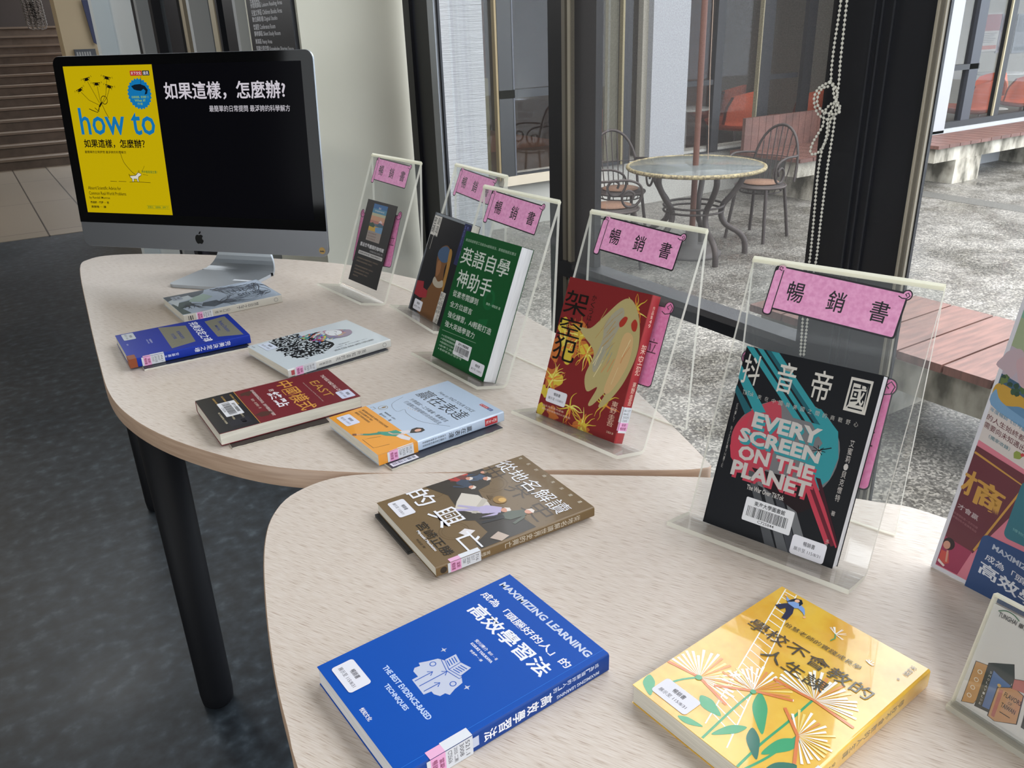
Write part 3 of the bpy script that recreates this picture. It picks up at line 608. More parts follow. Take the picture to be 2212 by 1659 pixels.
# ================================================================ DISPLAY TABLES
TZ = .75
def lam():
    m, t, b = nodes('light_wood_laminate'); N = t.nodes; L = t.links
    tc = N.new('ShaderNodeTexCoord'); mp = N.new('ShaderNodeMapping'); mp.inputs['Rotation'].default_value = (0, 0, math.radians(-28)); L.new(tc.outputs['Object'], mp.inputs[0])
    ms = N.new('ShaderNodeMapping'); ms.inputs['Scale'].default_value = (430, 22, 30); L.new(mp.outputs[0], ms.inputs[0])
    n1 = N.new('ShaderNodeTexNoise'); n1.inputs['Scale'].default_value = 2.4; n1.inputs['Detail'].default_value = 3; L.new(ms.outputs[0], n1.inputs['Vector'])
    r = N.new('ShaderNodeValToRGB'); e = r.color_ramp.elements; e.new(.5)
    for i, (p, c) in enumerate([(.28, '9f8e80'), (.42, 'c3b6aa'), (.6, 'cdc3ba')]): e[i].position = p; e[i].color = lin(c)
    L.new(n1.outputs['Fac'], r.inputs[0]); L.new(r.outputs[0], b.inputs['Base Color'])
    b.inputs['Roughness'].default_value = .42; b.inputs['Specular IOR Level'].default_value = .4
    bn = N.new('ShaderNodeBump'); bn.inputs['Strength'].default_value = .15; bn.inputs['Distance'].default_value = .0004; L.new(n1.outputs['Fac'], bn.inputs['Height']); L.new(bn.outputs[0], b.inputs['Normal'])
    return m
M_LAM = lam(); M_EDGE = noisemat('wood_edge_band', [(.3, 'a08570'), (.7, 'b59b85')], 40, 4, .45, stretch=(.3, .3, 6))
M_LEG = mat('0d0e12', .6, 0, .2, name='black_table_leg')
T1 = [(172, 580), (192, 560), (240, 551), (330, 548), (440, 550), (560, 556), (740, 570), (880, 598), (940, 612), (1080, 655), (1150, 690), (1300, 780), (1400, 868), (1480, 945), (1528, 995), (1536, 1006), (1520, 1012), (1450, 1016), (1200, 1016), (1000, 1020), (860, 1023), (740, 1020), (600, 1010), (480, 985), (360, 945), (280, 900), (235, 850), (213, 780), (190, 680)]
T2 = [(900, 1021), (1050, 1022), (1200, 1024), (1380, 1027), (1538, 1031), (1640, 1042), (1800, 1068), (1900, 1084), (1990, 1101), (2212, 1180)]
t1 = [tuple(onZ(p, TZ))[:2] for p in T1]; t1 = catmull(t1, 5)
t2a = [tuple(onZ(p, TZ))[:2] for p in T2]+[(.87, .2), (.90, .0), (.86, -.2), (.7, -.33), (.5, -.36), (.3, -.3), (.16, -.1), (.10, .15), (.085, .35)]
t2b = [tuple(onZ(p, TZ))[:2] for p in ((640, 1659), (620, 1580), (590, 1450), (572, 1300), (570, 1180), (590, 1110), (640, 1062), (740, 1028))]
t2 = catmull(t2a+t2b, 5)
def dtable(name, out, legs, label):
    cx = sum(p[0] for p in out)/len(out); cy = sum(p[1] for p in out)/len(out)
    r = empty(name, (cx, cy, 0)); tag(r, label, 'table', 'curved display tables')
    b = MB(); P = [(x-cx, y-cy) for x, y in out]; n = len(P)
    def inset(P, d):
        o = []
        for i in range(n):
            a = P[i-1]; c = P[(i+1) % n]; dx, dy = c[0]-a[0], c[1]-a[1]; q = math.hypot(dx, dy) or 1; o.append((P[i][0]-dy/q*d, P[i][1]+dx/q*d))
        return o
    A2 = sum(P[i][0]*P[(i+1) % n][1]-P[(i+1) % n][0]*P[i][1] for i in range(n)); sg = 1 if A2 > 0 else -1
    I = inset(P, .0012*sg); v = [(x, y, TZ) for x, y in I]+[(x, y, TZ-.0012) for x, y in P]+[(x, y, TZ-.028) for x, y in P]
    b.add(v, [list(range(n)), list(range(2*n, 3*n))[::-1]], M_LAM)
    b.add(v, [(i, n+i, n+(i+1) % n, (i+1) % n) for i in range(n)]+[(n+i, 2*n+i, 2*n+(i+1) % n, n+(i+1) % n) for i in range(n)], M_EDGE, True)
    b.build('tabletop', r)
    for (x, y) in legs:
        l = MB(); l.lathe([(0, 0), (.027, 0), (.031, .006), (.033, .03), (.036, TZ-.032), (0, TZ-.032)], (x-cx, y-cy, 0), M_LEG, 28); l.build('leg', r)
    return r
dtable('display_table', t1, [(.16, 1.467), (.215, 2.36), (.62, 1.05), (.62, 1.85)], 'curved pale wood table carrying the computer and most of the books')
dtable('display_table', t2, [(.36, .55), (.7, .35), (.4, -.1), (.75, -.05)], 'near curved pale wood table with the large blue and yellow books')

# ================================================================ ACRYLIC BOOK STANDS
SW_, SL, SH, AL, SD, BE = .2005, .055, .311, .395, .099, .265
PINK = 'f0a6d2'; PK2 = 'dc6fa6'
ST = {1: (.6437, 1.6436, -84.29), 2: (.6952, 1.3906, -91.32), 3: (.6194, 1.1247, -85.67), 4: (.6403, .8273, -79.86), 5: (.634, .489, -72.72)}
def stand_axes(i):
    x, y, a = ST[i]; a = math.radians(a); u = Vector((math.cos(a), math.sin(a), 0)); n = Vector((math.sin(a), -math.cos(a), 0)); k = Vector((0, 0, 1))
    return Vector((x, y, TZ+.001)), u, n, k
def panel_frame(i):
    o, u, n, k = stand_axes(i); up = -n*math.sin(AL)+k*math.cos(AL); nf = n*math.cos(AL)+k*math.sin(AL); return o, u, up, nf
def round_path(P, rs, k=5):
    out = [P[0]]
    for i in range(1, len(P)-1):
        r = rs[i-1]
        a = (P[i-1]-P[i]).normalized(); c = (P[i+1]-P[i]).normalized(); ang = a.angle(c)/2; d = r/math.tan(ang)
        s = P[i]+a*d; e = P[i]+c*d
        for j in range(k+1):
            t = j/k; out.append(s.lerp(P[i], t).lerp(P[i].lerp(e, t), t))
    return out+[P[-1]]
def scroll(A, cx, cy, w, h, deg, text=True):
    """pink scroll banner with black outline, page mm"""
    A.rot(cx, cy, deg); x = cx-w/2; y = cy-h/2; K = '17131c'
    A.rrect(x+6, y-1.4, w-5.6, h+2.8, 3, K); A.rrect(x-2, y-1, 11, h+10, 4, K); A.ell(x+6, y+2, 5.4, 5.6, K); A.ell(x+w-1, y+1, 5, 5.6, K); A.up()
    A.rrect(x+7.5, y+.5, w-9, h-1, 2, PINK); A.rrect(x-.7, y+4, 8.2, h+3.4, 3, PINK); A.ell(x+6, y+2, 4.2, 4.4, PINK); A.ell(x+w-1, y+1, 3.8, 4.3, PINK); A.up()
    A.line([(x+w-9, y+3.5), (x+w-5, y+5.2), (x+w-1, y+4.8), (x+w+1.6, y+1.5), (x+w-.5, y-1.2), (x+w-2.8, y+.5), (x+w-1, y+2.4)], 1.1, K)
    A.line([(x+6.6, y+4), (x+3.2, y+3), (x+3.6, y), (x+6.6, y+.4), (x+6.3, y+2.3)], 1, K); A.line([(x+8.2, y+3), (x+8, y+h-1)], 1.1, K)
    if text:
        for j, g in enumerate('暢銷書'): A.T(g, x+19+j*(w-50)/2, y+h*.27, 18.5, 22, K, .008)
    A.rot(0, 0, 0)
def easel(i, label, up_c, back=True):
    o, u, n, k = stand_axes(i); t = .005
    # profile in (n,k): lip tip, bend, top, rear foot
    F_ = Vector((SL*math.cos(BE), SL*math.sin(BE)+t*.6)); B_ = Vector((0, t*.8)); T_ = Vector((-SH*math.sin(AL), SH*math.cos(AL)+t*.4)); R_ = Vector((-SD-SH*math.sin(AL)*0-.0, .0))
    R_ = Vector((-.099-.0, 0)); 
    # the measured rear foot lies .099 behind the bend line
    P = round_path([F_, B_, T_, R_], (.007, .0022)); m = len(P)
    off = []
    for j in range(m):
        a = P[max(j-1, 0)]; c = P[min(j+1, m-1)]; d = (c-a).normalized(); off.append(P[j]+Vector((-d.y, d.x))*t)
    r = empty('acrylic_book_stand', o, math.radians(ST[i][2])); tag(r, label, 'book stand', 'clear acrylic book stands')
    b = MB(); vs = []; hw = SW_/2
    def loc(q, s): return (s, -q.x, q.y)     # empty frame: x=u, y=-n
    for s in (-hw, hw):
        for q in P: vs.append(loc(q, s))
        for q in off: vs.append(loc(q, s))
    fs = []; es = []; M2 = 2*m
    for j in range(m-1):
        bend = 7 <= j <= 11
        (es if bend else fs).append((j, j+1, M2+j+1, M2+j)); (es if bend else fs).append((m+j, M2+m+j, M2+m+j+1, m+j+1))
    b.add(vs, fs, M_ACR, True)
    for j in range(m-1):
        es.append((j, m+j, m+j+1, j+1)); es.append((M2+j, M2+j+1, M2+m+j+1, M2+m+j))
    es.append((0, M2, M2+m, m)); es.append((m-1, m+m-1, M2+m+m-1, M2+m-1)); b.add(vs, es, M_ACRE)
    # top fold uses the pale edge material as a painted highlight
    bs_ = b.build('bent_sheet', r)
    def fn(x, y, h): q = Vector((x/1000, y/1000)); s = -math.sin(AL); return (q.x, math.sin(AL)*q.y-math.cos(AL)*(.0005+h), math.cos(AL)*q.y+math.sin(AL)*(.0005+h)+t*.4)
    b = MB(); A = Art(b, lambda x, y, h: fn(x, -y, h), lambda c: PKM if c == PINK else mat(c, .5)); scroll(A, -1.5, -269.5, 140, 46, up_c); o2 = b.build('title_label', bs_); o2['label'] = 'pink scroll label'
    if back:
        def fb(x, y, h): return (x/1000, math.sin(AL)*y/1000+math.cos(AL)*(t+.0003-h), math.cos(AL)*y/1000-math.sin(AL)*(t+.0003-h)+t*.4)
        b = MB(); A = Art(b, fb, lambda c: PKM2 if c == PINK else mat(c, .5)); K = '17131c'; Ay = A.fn; A.h = -.0006; A.fn = lambda x, y, h: fb(x, 195-(y), h)
        A.rot(-6, 71, -6 if i < 4 else -1); x0, x1, y0, y1 = (-87.5, 75.5, 15, 127) if i < 4 else (-84, 79.5, 2, 113)
        A.rrect(x0, y0, x1-x0, y1-y0, 6, K); A.ell(x0+5, y0+1, 8, 9, K); A.ell(x1-5, y0+1, 8, 9, K); A.up(); A.rrect(x0+1.4, y0+1.5, x1-x0-2.8, y1-y0-3, 5, PINK); A.ell(x0+5, y0+1, 6.6, 7.6, PINK); A.ell(x1-5, y0+1, 6.6, 7.6, PINK); A.up()
        for s, xe in ((-1, x0), (1, x1)): A.line([(xe-s*15, y0+7), (xe-s*9, y0+10), (xe-s*2, y0+8), (xe+s*.4, y0), (xe-s*4, y0-4.5), (xe-s*8, y0), (xe-s*5, y0+3)], 1.3, K)
        A.T('立', x1-23, y0+45, 16, 20, '4a1830', -.004)
        o3 = b.build('rear_label', bs_); o3['label'] = 'larger pink scroll label on the back of the sheet'
    return r
PKM = noisemat('pink_felt_paper', [(.35, 'dd92c0'), (.65, 'eaa6d0')], 220, 4, .7); PKM2 = noisemat('pink_felt_paper_deep', [(.35, 'ee7cb8'), (.65, 'f694ca')], 220, 4, .7)
easel(1, 'clear acrylic stand with pink scroll label holding the narrow black card', 2.0)
easel(2, 'clear acrylic stand behind the green book, holding the dark portrait book', 2.5, False)
easel(3, 'clear acrylic stand with pink scroll label holding the green book', 3.0, False)
easel(4, 'clear acrylic stand with pink scroll label holding the red flame book', 3.3)
easel(5, 'clear acrylic stand with pink scroll label holding the black screen book, nearest the camera', 3.4)
# ================================================================ COMPUTER
ma = math.radians(-49.66); ti = .0824
u_ = Vector((math.cos(ma), math.sin(ma), 0)); n_ = Vector((math.sin(ma), -math.cos(ma), 0)); k_ = Vector((0, 0, 1))
up_ = k_*math.cos(ti)-n_*math.sin(ti); nf_ = n_*math.cos(ti)+k_*math.sin(ti)
PO = Vector((.38397, 1.92752, .8367))
cp = empty('desktop_computer', (PO.x, PO.y, TZ), ma); tag(cp, 'silver all-in-one computer with a black screen showing a yellow book cover', 'computer')
IM = cp.matrix_basis.inverted() if False else (Matrix.Translation((PO.x, PO.y, TZ)) @ Matrix.Rotation(ma, 4, 'Z')).inverted()
PF = IM @ frame(PO, u_, up_, nf_)    # panel frame in the empty's space
M_ALU = mat('6c6d70', .42, .8, name='brushed_aluminium'); M_ALU_LIT = mat('a4a9ae', .4, .7); M_ALUD = mat('7d7c7a', .42, .75)  # the lighter aluminium copy carries bright reflections of foot and housing rim
def rr(w, h, r, x0=None, y0=0, k=6):
    x0 = -w/2 if x0 is None else x0; o = []
    for (cx, cy, a0) in ((x0+w-r, y0+h-r, 0), (x0+r, y0+h-r, 90), (x0+r, y0+r, 180), (x0+w-r, y0+r, 270)):
        for q in range(k+1): t = math.radians(a0+90*q/k); o.append((cx+r*math.cos(t), cy+r*math.sin(t)))
    return o
b = MB(); loops = []
for (ins, d) in ((.0, 0), (.0006, .0006), (.0006, -.005), (.012, -.008), (.10, -.026), (.18, -.040)):
    loops.append([(x, y, d) for x, y in rr(.65-2*ins, .418-2*ins*.9, max(.018-ins*.05, .006), None, ins*.9)])
loops[0] = [(x, y, 0) for x, y in rr(.6492, .4172, .0176, None, .0004)]; loops[1] = [(x, y, -.0006) for x, y in rr(.65, .418, .018)]; loops[2] = [(x, y, -.005) for x, y in rr(.65, .418, .018)]
n = len(loops[0]); vs = [PF @ Vector(p) for L_ in loops for p in L_]
b.add(vs, [list(range(n))], M_ALU); b.add(vs, [(i*n+j, i*n+(j+1) % n, (i+1)*n+(j+1) % n, (i+1)*n+j) for i in range(5) for j in range(n)], M_ALU_LIT, False); b.add(vs, [list(range(5*n, 6*n))[::-1]], M_ALU)
ho_ = b.build('aluminium_housing', cp)
b = MB(); pts = [p for p in rr(.6485, .4165, .0172, None, .0008) if p[1] > .2]; pts = [(.32425, .0560)]+pts+[(-.32425, .0560)]
b.prism(pts, .0002, .0016, mat('050507', .06, 0, .12, name='black_glass'), PF); gf_ = b.build('glass_front', cp)
EY = .66
b = MB(); A = Art(b, lambda x, y, h: PF @ Vector(((x-299)/1000, (398-y)/1000, .0017+h)), lambda c: emis(c, EY)); A.h = .00003
A.rect(1, 1, 596, 319, '050507'); A.up(); Y_ = 'c8ae00'; K = '121008'; A.rect(1, 1, 236, 318, Y_); A.up()
A.T('how to', 22, 88, 202, 58, '1377b4', .012)
A.T('如果這樣，怎麼辦？', 24, 155, 166, 19, K, .022); A.T('最簡單的日常提問 最浮誇的科學解方', 22, 180, 114, 6, K, .01)
A.rect(178, 13, 31, 10, 'b5202a'); A.rect(210, 13, 18, 10, '14203c'); 
for q in range(1): A.ell(195, 60, 29, 30, '1377b4', 40)
for q in range(24): A.ell(195+29*math.cos(q*.2618), 60+30*math.sin(q*.2618), 2.4, 2.4, '1377b4', 8)
A.up(); A.T('天下文化', 180, 14.5, 27, 7, 'e6dede', .01); A.T('遠見', 212, 14.5, 14, 7, 'e6dede', .01)
A.poly([(176, 44), (186, 41), (200, 40), (212, 44), (218, 52), (215, 60), (208, 62), (212, 54), (207, 50), (200, 54), (190, 53), (182, 51)], '0c1c2a'); A.line([(205, 24), (202, 42)], .9, '0c1c2a')
A.T('《如果這樣，會怎樣？》', 173, 64, 44, 5, '9fc23a', .01); A.T('What if?', 180, 71, 28, 5, '9fc23a', .01); A.T('作者', 186, 78, 14, 5, '9fc23a')
def drone(x, y, s, a):
    A.rot(x, y, a); A.line([(x-11*s, y-2*s), (x+11*s, y-2*s)], 1.5, K); A.ell(x, y+1*s, 6*s, 3*s, K); A.line([(x-10*s, y), (x-5*s, y+3*s), (x-8*s, y+6*s)], 1, K); A.line([(x+10*s, y), (x+5*s, y+3*s), (x+8*s, y+6*s)], 1, K); A.line([(x-14*s, y-4*s), (x-16*s, y)], .8, K); A.line([(x+14*s, y-5*s), (x+16*s, y-1)], .8, K); A.rot(0, 0, 0)
for (x, y, a) in ((60, 28, -12), (85, 38, 0), (37, 50, -22), (115, 26, 12), (118, 44, 14)): drone(x, y, .95, a)
for P in ([(62, 33), (76, 60), (85, 78)], [(86, 43), (87, 60), (88, 76)], [(40, 55), (58, 72), (82, 82)], [(114, 31), (106, 60), (92, 78)], [(118, 48), (108, 66), (94, 79)]): A.line(P, .9, K)
A.ring(99, 72, 8.5, 1.4, K); A.line([(91, 77), (83, 86)], 4, K); A.line([(83, 86), (76, 98), (64, 94), (54, 90)], 1.5, K); A.line([(83, 84), (80, 96), (70, 88)], 1.5, K); A.line([(90, 78), (97, 96), (104, 110)], 1.1, K)
A.line(catmull([(120, 185), (126, 205), (142, 224), (152, 231)], 5, False), 1, K)
A.line([(80, 247), (98, 247.4)], .9, K); A.line([(103, 247), (124, 247)], .9, K); A.line([(133, 248), (150, 247), (190, 248.5)], .9, K)
A.poly([(138, 234), (152, 233), (158, 227), (168, 229), (167, 233), (160, 236), (158, 241), (159, 247), (155, 246), (154, 241), (146, 241), (145, 247), (141, 247), (141, 240), (137, 238)], 'dcd8cc')
A.line([(138, 234), (134, 230), (137, 238), (141, 240), (141, 247), (145, 247), (146, 241), (154, 241), (155, 247), (159, 247), (158, 241), (160, 236), (167, 233), (168, 229), (164, 228), (163, 222), (160, 227), (156, 230), (152, 233), (138, 234)], 1.2, K)
A.T('按按都是個主意！', 170, 222, 42, 6, '3c7a2a', .012); A.line([(171, 224), (180, 212)], .6, K); A.line([(172, 231), (186, 232)], .6, K)
A.T('Absurd Scientific Advice for', 14, 259, 92, 7.5, K, .006); A.T('Common Real-World Problems', 14, 271, 104, 7.5, K, .006); A.T('by Randall Munroe', 13, 282, 58, 7, K, .006)
A.T('蘭德爾・門羅 ─ 著', 14, 293, 52, 5.5, K, .02); A.T('黃靜雅 ─ 譯', 14, 303, 42, 5.5, K, .02)
A.line([(171, 299), (231, 299), (231, 306), (171, 306), (171, 299)], .6, '6a8a1a'); A.T('原著名：這麼做，就對了！', 173, 300.3, 56, 4.6, '3c7a2a', .01)
A.T('如果這樣，怎麼辦?', 260, 37, 296, 36, 'd5cfd8', .02); A.T('最簡單的日常提問 最浮誇的科學解方', 368, 85, 195, 13, 'c6c2ca', .008)
b.build('screen', gf_)
# fruit mark on the chin
b = MB(); A = Art(b, lambda x, y, h: PF @ Vector((x/1000, .0285-y/1000, .0004+h)), lambda c: mat(c, .1))
body = catmull([(0, -7.3), (3, -8.6), (7.2, -8), (9.6, -5.4), (7.4, -2), (7.4, 1.5), (10.4, 4.6), (8, 9.6), (4.6, 12), (0, 11), (-4.6, 12), (-8.4, 8.6), (-10.6, 2.6), (-10.2, -3.4), (-7, -7.6), (-3, -8.4)], 5)
A.poly(body, '0a0a0c'); A.poly(catmull([(.3, -9.6), (.6, -13.2), (5, -16.6), (4.4, -12.2)], 4), '0a0a0c'); b.build('chin_mark', ho_)
b = MB(); A = Art(b, lambda x, y, h: PF @ Vector((x/1000, y/1000, .0004+h)), lambda c: mat(c, .35)); A.ell(310, 14, 7.5, 7.5, '9a7a35'); A.up(); A.poly([(304, 12), (307, 15), (309, 13), (312, 15), (316, 11), (305, 11)], '2a1d0c'); b.build('gold_sticker', ho_)
# foot: flat plate curving up into the neck behind the panel
b = MB(); bf = math.radians(0); prof = [(-.0, 0)]; BO = Vector((0, 0, 0))
# empty axes: x=u, y=-n (backwards)
path = [(-.012, .0), (.118, .0)]+[(.118+.045*math.sin(q*math.pi/12), .045-.045*math.cos(q*math.pi/12)) for q in range(1, 7)]+[(.166, .12), (.150, .22)]
def wid(j): return .1 if j < 2 else .1-.0045*min(j-1, 8)
vs = []; K2 = len(path); TT = .007
for j, (yy, zz) in enumerate(path):
    a = path[max(j-1, 0)]; c = path[min(j+1, K2-1)]; dx, dz = c[0]-a[0], c[1]-a[1]; q = math.hypot(dx, dz); nx, nz = -dz/q, dx/q; w = wid(j)
    vs += [(-w, yy, zz+.0005), (w, yy, zz+.0005), (w, yy+nx*TT, zz+nz*TT+.0005), (-w, yy+nx*TT, zz+nz*TT+.0005)]
b.add(vs, [(4*j+a, 4*j+(a+1) % 4, 4*(j+1)+(a+1) % 4, 4*(j+1)+a) for j in range(1, K2-1) for a in range(4)]+[(4*K2-4, 4*K2-3, 4*K2-2, 4*K2-1)], M_ALU_LIT)
# front plate with rounded corners
pp = rr(.2, .134, .016, None, -.014); pp = [(x, y) for x, y in pp]; pp = [(x, min(y, .1185)) for x, y in pp]
b.prism(pp, .0005, .0075, M_ALU_LIT); sf_ = b.build('stand_foot', cp)
b = MB(); A = Art(b, lambda x, y, h: (x/1000, y/1000, .0077+h), lambda c: mat(c, .4)); A.rect(38, 42, 52, 9, 'dfe4ea'); b.build('asset_label', sf_)

# ================================================================ BOOKS
M_PAGE = noisemat('book_page_edges', [(.3, 'b9b4a8'), (.7, 'd8d4c8')], 3, 3, .8, stretch=(8, 8, 900)); M_PAGEW = noisemat('white_page_edges', [(.3, 'bcbcc0'), (.7, 'e0e0e2')], 3, 3, .8, stretch=(8, 8, 900))
def cov(r): return [c for c in r.children if c.name.startswith('cover')][0]
def dlabel(r, W, H, T, x, y, rot=0, txt='115/8/31', small=False, w=37, h=21, col='d9d9e2'):
    b = MB(); A = Art(b, lambda X, Y, hh: (X/1000-W/2, H/2-Y/1000, T+hh+.00035), lambda c: mat(c, .45)); A.rot(x+w/2, y+h/2, rot)
    A.rrect(x, y, w, h, 3, col); A.up(); A.T('暢銷書', x+w*.34, y+h*.2, w*.34, h*.24, '2e2c36', .008); A.T('展示至 '+txt, x+w*.1, y+h*.58, w*.78, h*.19, '3b3a44', .002)
    b.build('display_label', cov(r))
def sdlabel(r, W, H, T, y, s=1, lines=('715', '3217', '2025', 'C725847'), wrap=5, len_=40, top=False):
    """white and pink call-number label round the spine"""
    b = MB(); q = .00035; TM = T*1000; X = W/2*s
    A = Art(b, lambda t, Y, hh: ((W/2+hh+q)*s, H/2-Y/1000, (TM-t)/1000), lambda c: mat(c, .4))
    A.rect(.4, y, TM-.8, len_, 'c9ccd2'); A.up(); A.rect(.2, y+len_*.60, TM-.4, len_*.32, 'd99cc4'); A.up()
    for i, L_ in enumerate(lines): A.T(L_, 2, y+3+i*len_*.13, TM-5-(i % 2)*2, len_*.09, '3b3b44')
    A.T('當期', TM*.25, y+len_*.63, TM*.5, len_*.11, '7a2350', .01); A.T('暢銷書', TM*.16, y+len_*.77, TM*.68, len_*.12, '7a2350', .01)
    A2 = Art(b, lambda X_, Y, hh: (X_/1000*s+W/2*s, H/2-Y/1000, T+hh+q-.0001), lambda c: mat(c, .4)); A2.rect(-wrap, y, wrap+.3, len_*.6, 'd4d7de'); A2.rect(-wrap+1, y+len_*.6, wrap-.7, len_*.32, 'dfa9cc')
    b.build('spine_label', cov(r))
def book(M, W, H, T, cover, label, front, spine=None, side=1, page=None, spinecol=None, gloss=.38, coat=.3, sp_=.5, cm=None):
    """M: frame with x across, y up the page, z out of the cover; origin at top left, back cover"""
    MM = M @ Matrix.Translation((W/2, -H/2, 0)); r = empty('book', M=MM); tag(r, label, 'book', 'library books laid out for display')
    C = cm or mat(cover, gloss, 0, sp_, None, coat); SC = mat(spinecol, gloss, 0, sp_, None, coat) if spinecol else C; c = .0006; s = side; rr_ = min(.0022, T*.2)
    b = MB(); prof = [(-W/2, T), (W/2-rr_, T)]+[(W/2-rr_+rr_*math.sin(q*math.pi/8), T-rr_+rr_*math.cos(q*math.pi/8)) for q in range(1, 5)]
    prof = prof+[(W/2-rr_+rr_*math.sin(q*math.pi/8), rr_+rr_*math.cos(q*math.pi/8)) for q in range(4, 9)]+[(-W/2, 0)]
    inn = [(-W/2, T-c), (W/2-rr_, T-c)]+[(W/2-rr_+(rr_-c)*math.sin(q*math.pi/8), T-rr_+(rr_-c)*math.cos(q*math.pi/8)) for q in range(1, 5)]+[(W/2-rr_+(rr_-c)*math.sin(q*math.pi/8), rr_+(rr_-c)*math.cos(q*math.pi/8)) for q in range(4, 9)]+[(-W/2, c)]
    k = len(prof); vs = [(x*s, y, z) for y in (-H/2, H/2) for (x, z) in prof+inn]; K2 = 2*k
    isp = lambda j: 2 <= j <= k-3
    b.add(vs, [(j, j+1, K2+j+1, K2+j) for j in range(k-1) if not isp(j)], C)
    b.add(vs, [(j, j+1, K2+j+1, K2+j) for j in range(k-1) if isp(j)], SC, True)
    b.add(vs, [(k+j, K2+k+j, K2+k+j+1, k+j+1) for j in range(k-1)]+[(j, k+j, k+j+1, j+1) for j in range(k-1)]+[(K2+j, K2+j+1, K2+k+j+1, K2+k+j) for j in range(k-1)]+[(0, K2, K2+k, k), (k-1, 2*k-1, K2+2*k-1, K2+k-1)], C)
    mf = lambda h: mat(h, gloss, 0, sp_, None, coat)
    A = Art(b, lambda x, y, h: (x/1000-W/2, H/2-y/1000, T+h), mf); A.clip = (W*1000-.2, H*1000-.2); front(A, W*1000, H*1000)
    if spine: A = Art(b, lambda t, y, h: ((W/2+h)*s, H/2-y/1000, T-t/1000), mf); spine(A, T*1000, H*1000)
    b.build('cover', r)
    b = MB(); x0, x1 = (-W/2+.0008, W/2-.0012) if s > 0 else (-W/2+.0012, W/2-.0008)
    b.box((x0, -H/2+.0008, c+.0001), (x1, H/2-.0008, T-c-.0001), page or M_PAGE); b.build('page_block', r)
    return r
def flatM(x, y, deg, z=TZ):
    a = math.radians(deg); return frame(Vector((x, y, z)), Vector((math.cos(a), math.sin(a), 0)), Vector((-math.sin(a), math.cos(a), 0)), Vector((0, 0, 1)))
def standM(i, uL, vT, rot=0):
    o, u, up, nf = panel_frame(i); a = math.radians(rot); u2 = u*math.cos(a)+up*math.sin(a); up2 = up*math.cos(a)-u*math.sin(a)
    return frame(o+u*uL+up*vT+nf*.0012, u2, up2, nf)
WH = 'e3e4ea'
# ---- big blue book
def f_blue(A, W, H):
    A.T('MAXIMIZING LEARNING', 7, 11, 132, 8, 'c3cde0', .035); A.T('成為「頭腦好的人」的', 8, 33.5, 130, 9, WH, .02); A.T('高效學習法', 19, 49, 113, 17, WH, .03)
    A.T('安川康介', 59, 80, 18, 4, WH, .02); A.T('醫師 ─ 著', 79, 80.5, 13, 3, WH); A.T('KOSUKE YASUKAWA', 60, 86, 32, 3, WH, .03); A.T('李彥樺 ─ 譯', 67, 92, 18, 2.8, WH, .01)
    g = 'b9bfd2'; B0 = '0b4fae'
    A.poly([(66, 153), (66, 147), (58, 147), (55, 144), (56, 139), (52, 138), (55, 131), (58, 122), (66, 117), (76, 117), (88, 117), (96, 121), (98, 130), (101, 137), (97, 139), (97, 144), (92, 147), (88, 147), (87, 154)], g); A.up()
    A.ring(61, 129, 2.6, .8, B0); A.ring(92, 128, 2.6, .8, B0)
    A.poly([(63, 106), (74.5, 108.5), (86, 105), (88.5, 118), (75.5, 121.5), (63, 118)], g); A.up(); A.line([(63, 106), (74.5, 108.5), (86, 105), (88.5, 118), (75.5, 121.5), (63, 118), (63, 106)], .7, B0); A.line([(74.5, 108.5), (75.5, 121.5)], .7, B0); A.line([(61.5, 108), (61.5, 120.5), (75.5, 124), (90.5, 120.5), (89, 107)], .7, B0)
    for k in range(4): A.line([(65, 109.5+2.5*k), (72.5, 111+2.5*k)], .9, B0); A.line([(77.5, 111+2.5*k), (85, 109+2.5*k)], .9, B0)
    for (x0, y0, x1, y1) in ((69, 152, 69, 134), (76.5, 152, 76.5, 124), (84, 152, 84, 136)): A.line([(x0, y0), (x1, y1)], .8, B0); A.line([(x1-3, y1+4), (x1, y1), (x1+3, y1+4)], .8, B0)
    for x, y in ((52, 112), (103, 121)): A.poly([(x, y-3.4), (x+.8, y-.8), (x+3.4, y), (x+.8, y+.8), (x, y+3.4), (x-.8, y+.8), (x-3.4, y), (x-.8, y-.8)], g)
    A.T('THE BEST EVIDENCE-BASED', 37, 161, 76, 5.4, 'b9cdf0', .03); A.T('TECHNIQUES', 57, 171, 36, 5.4, 'b9cdf0', .03); A.T('悅知文化', 68, 200, 16.5, 4.4, WH, .02); A.line([(W-7, 0), (W-7, H)], .35, '2f7ad6')
def s_blue(A, T, H):
    A.V('成為「頭腦好的人」的', 3, 12, 4.6, 52, 'c9d2e6', .01); A.V('高效學習法', 5, 64, 10, 72, WH, .02); A.rect(4, 140, 10, 9, 'b9bfd2')
    A.rot(14, 36, 90); A.T('MAXIMIZING LEARNING', -10, 34, 48, 3.6, 'c9d2e6', .02); A.rot(0, 0, 0)
W, H, T = .1476, .2107, .0198
r = book(flatM(.3563, .5871, -86.17), W, H, T, '004aa8', 'large bright blue book on efficient learning lying flat at the front', f_blue, s_blue, spinecol='133c86', page=M_PAGEW, gloss=.45, coat=0, sp_=.2); dlabel(r, W, H, T, 10.5, 181.5, 0); sdlabel(r, W, H, T, 146, lines=('521.1', '3008', '2025 二刷', 'C725636'), wrap=9, len_=42)
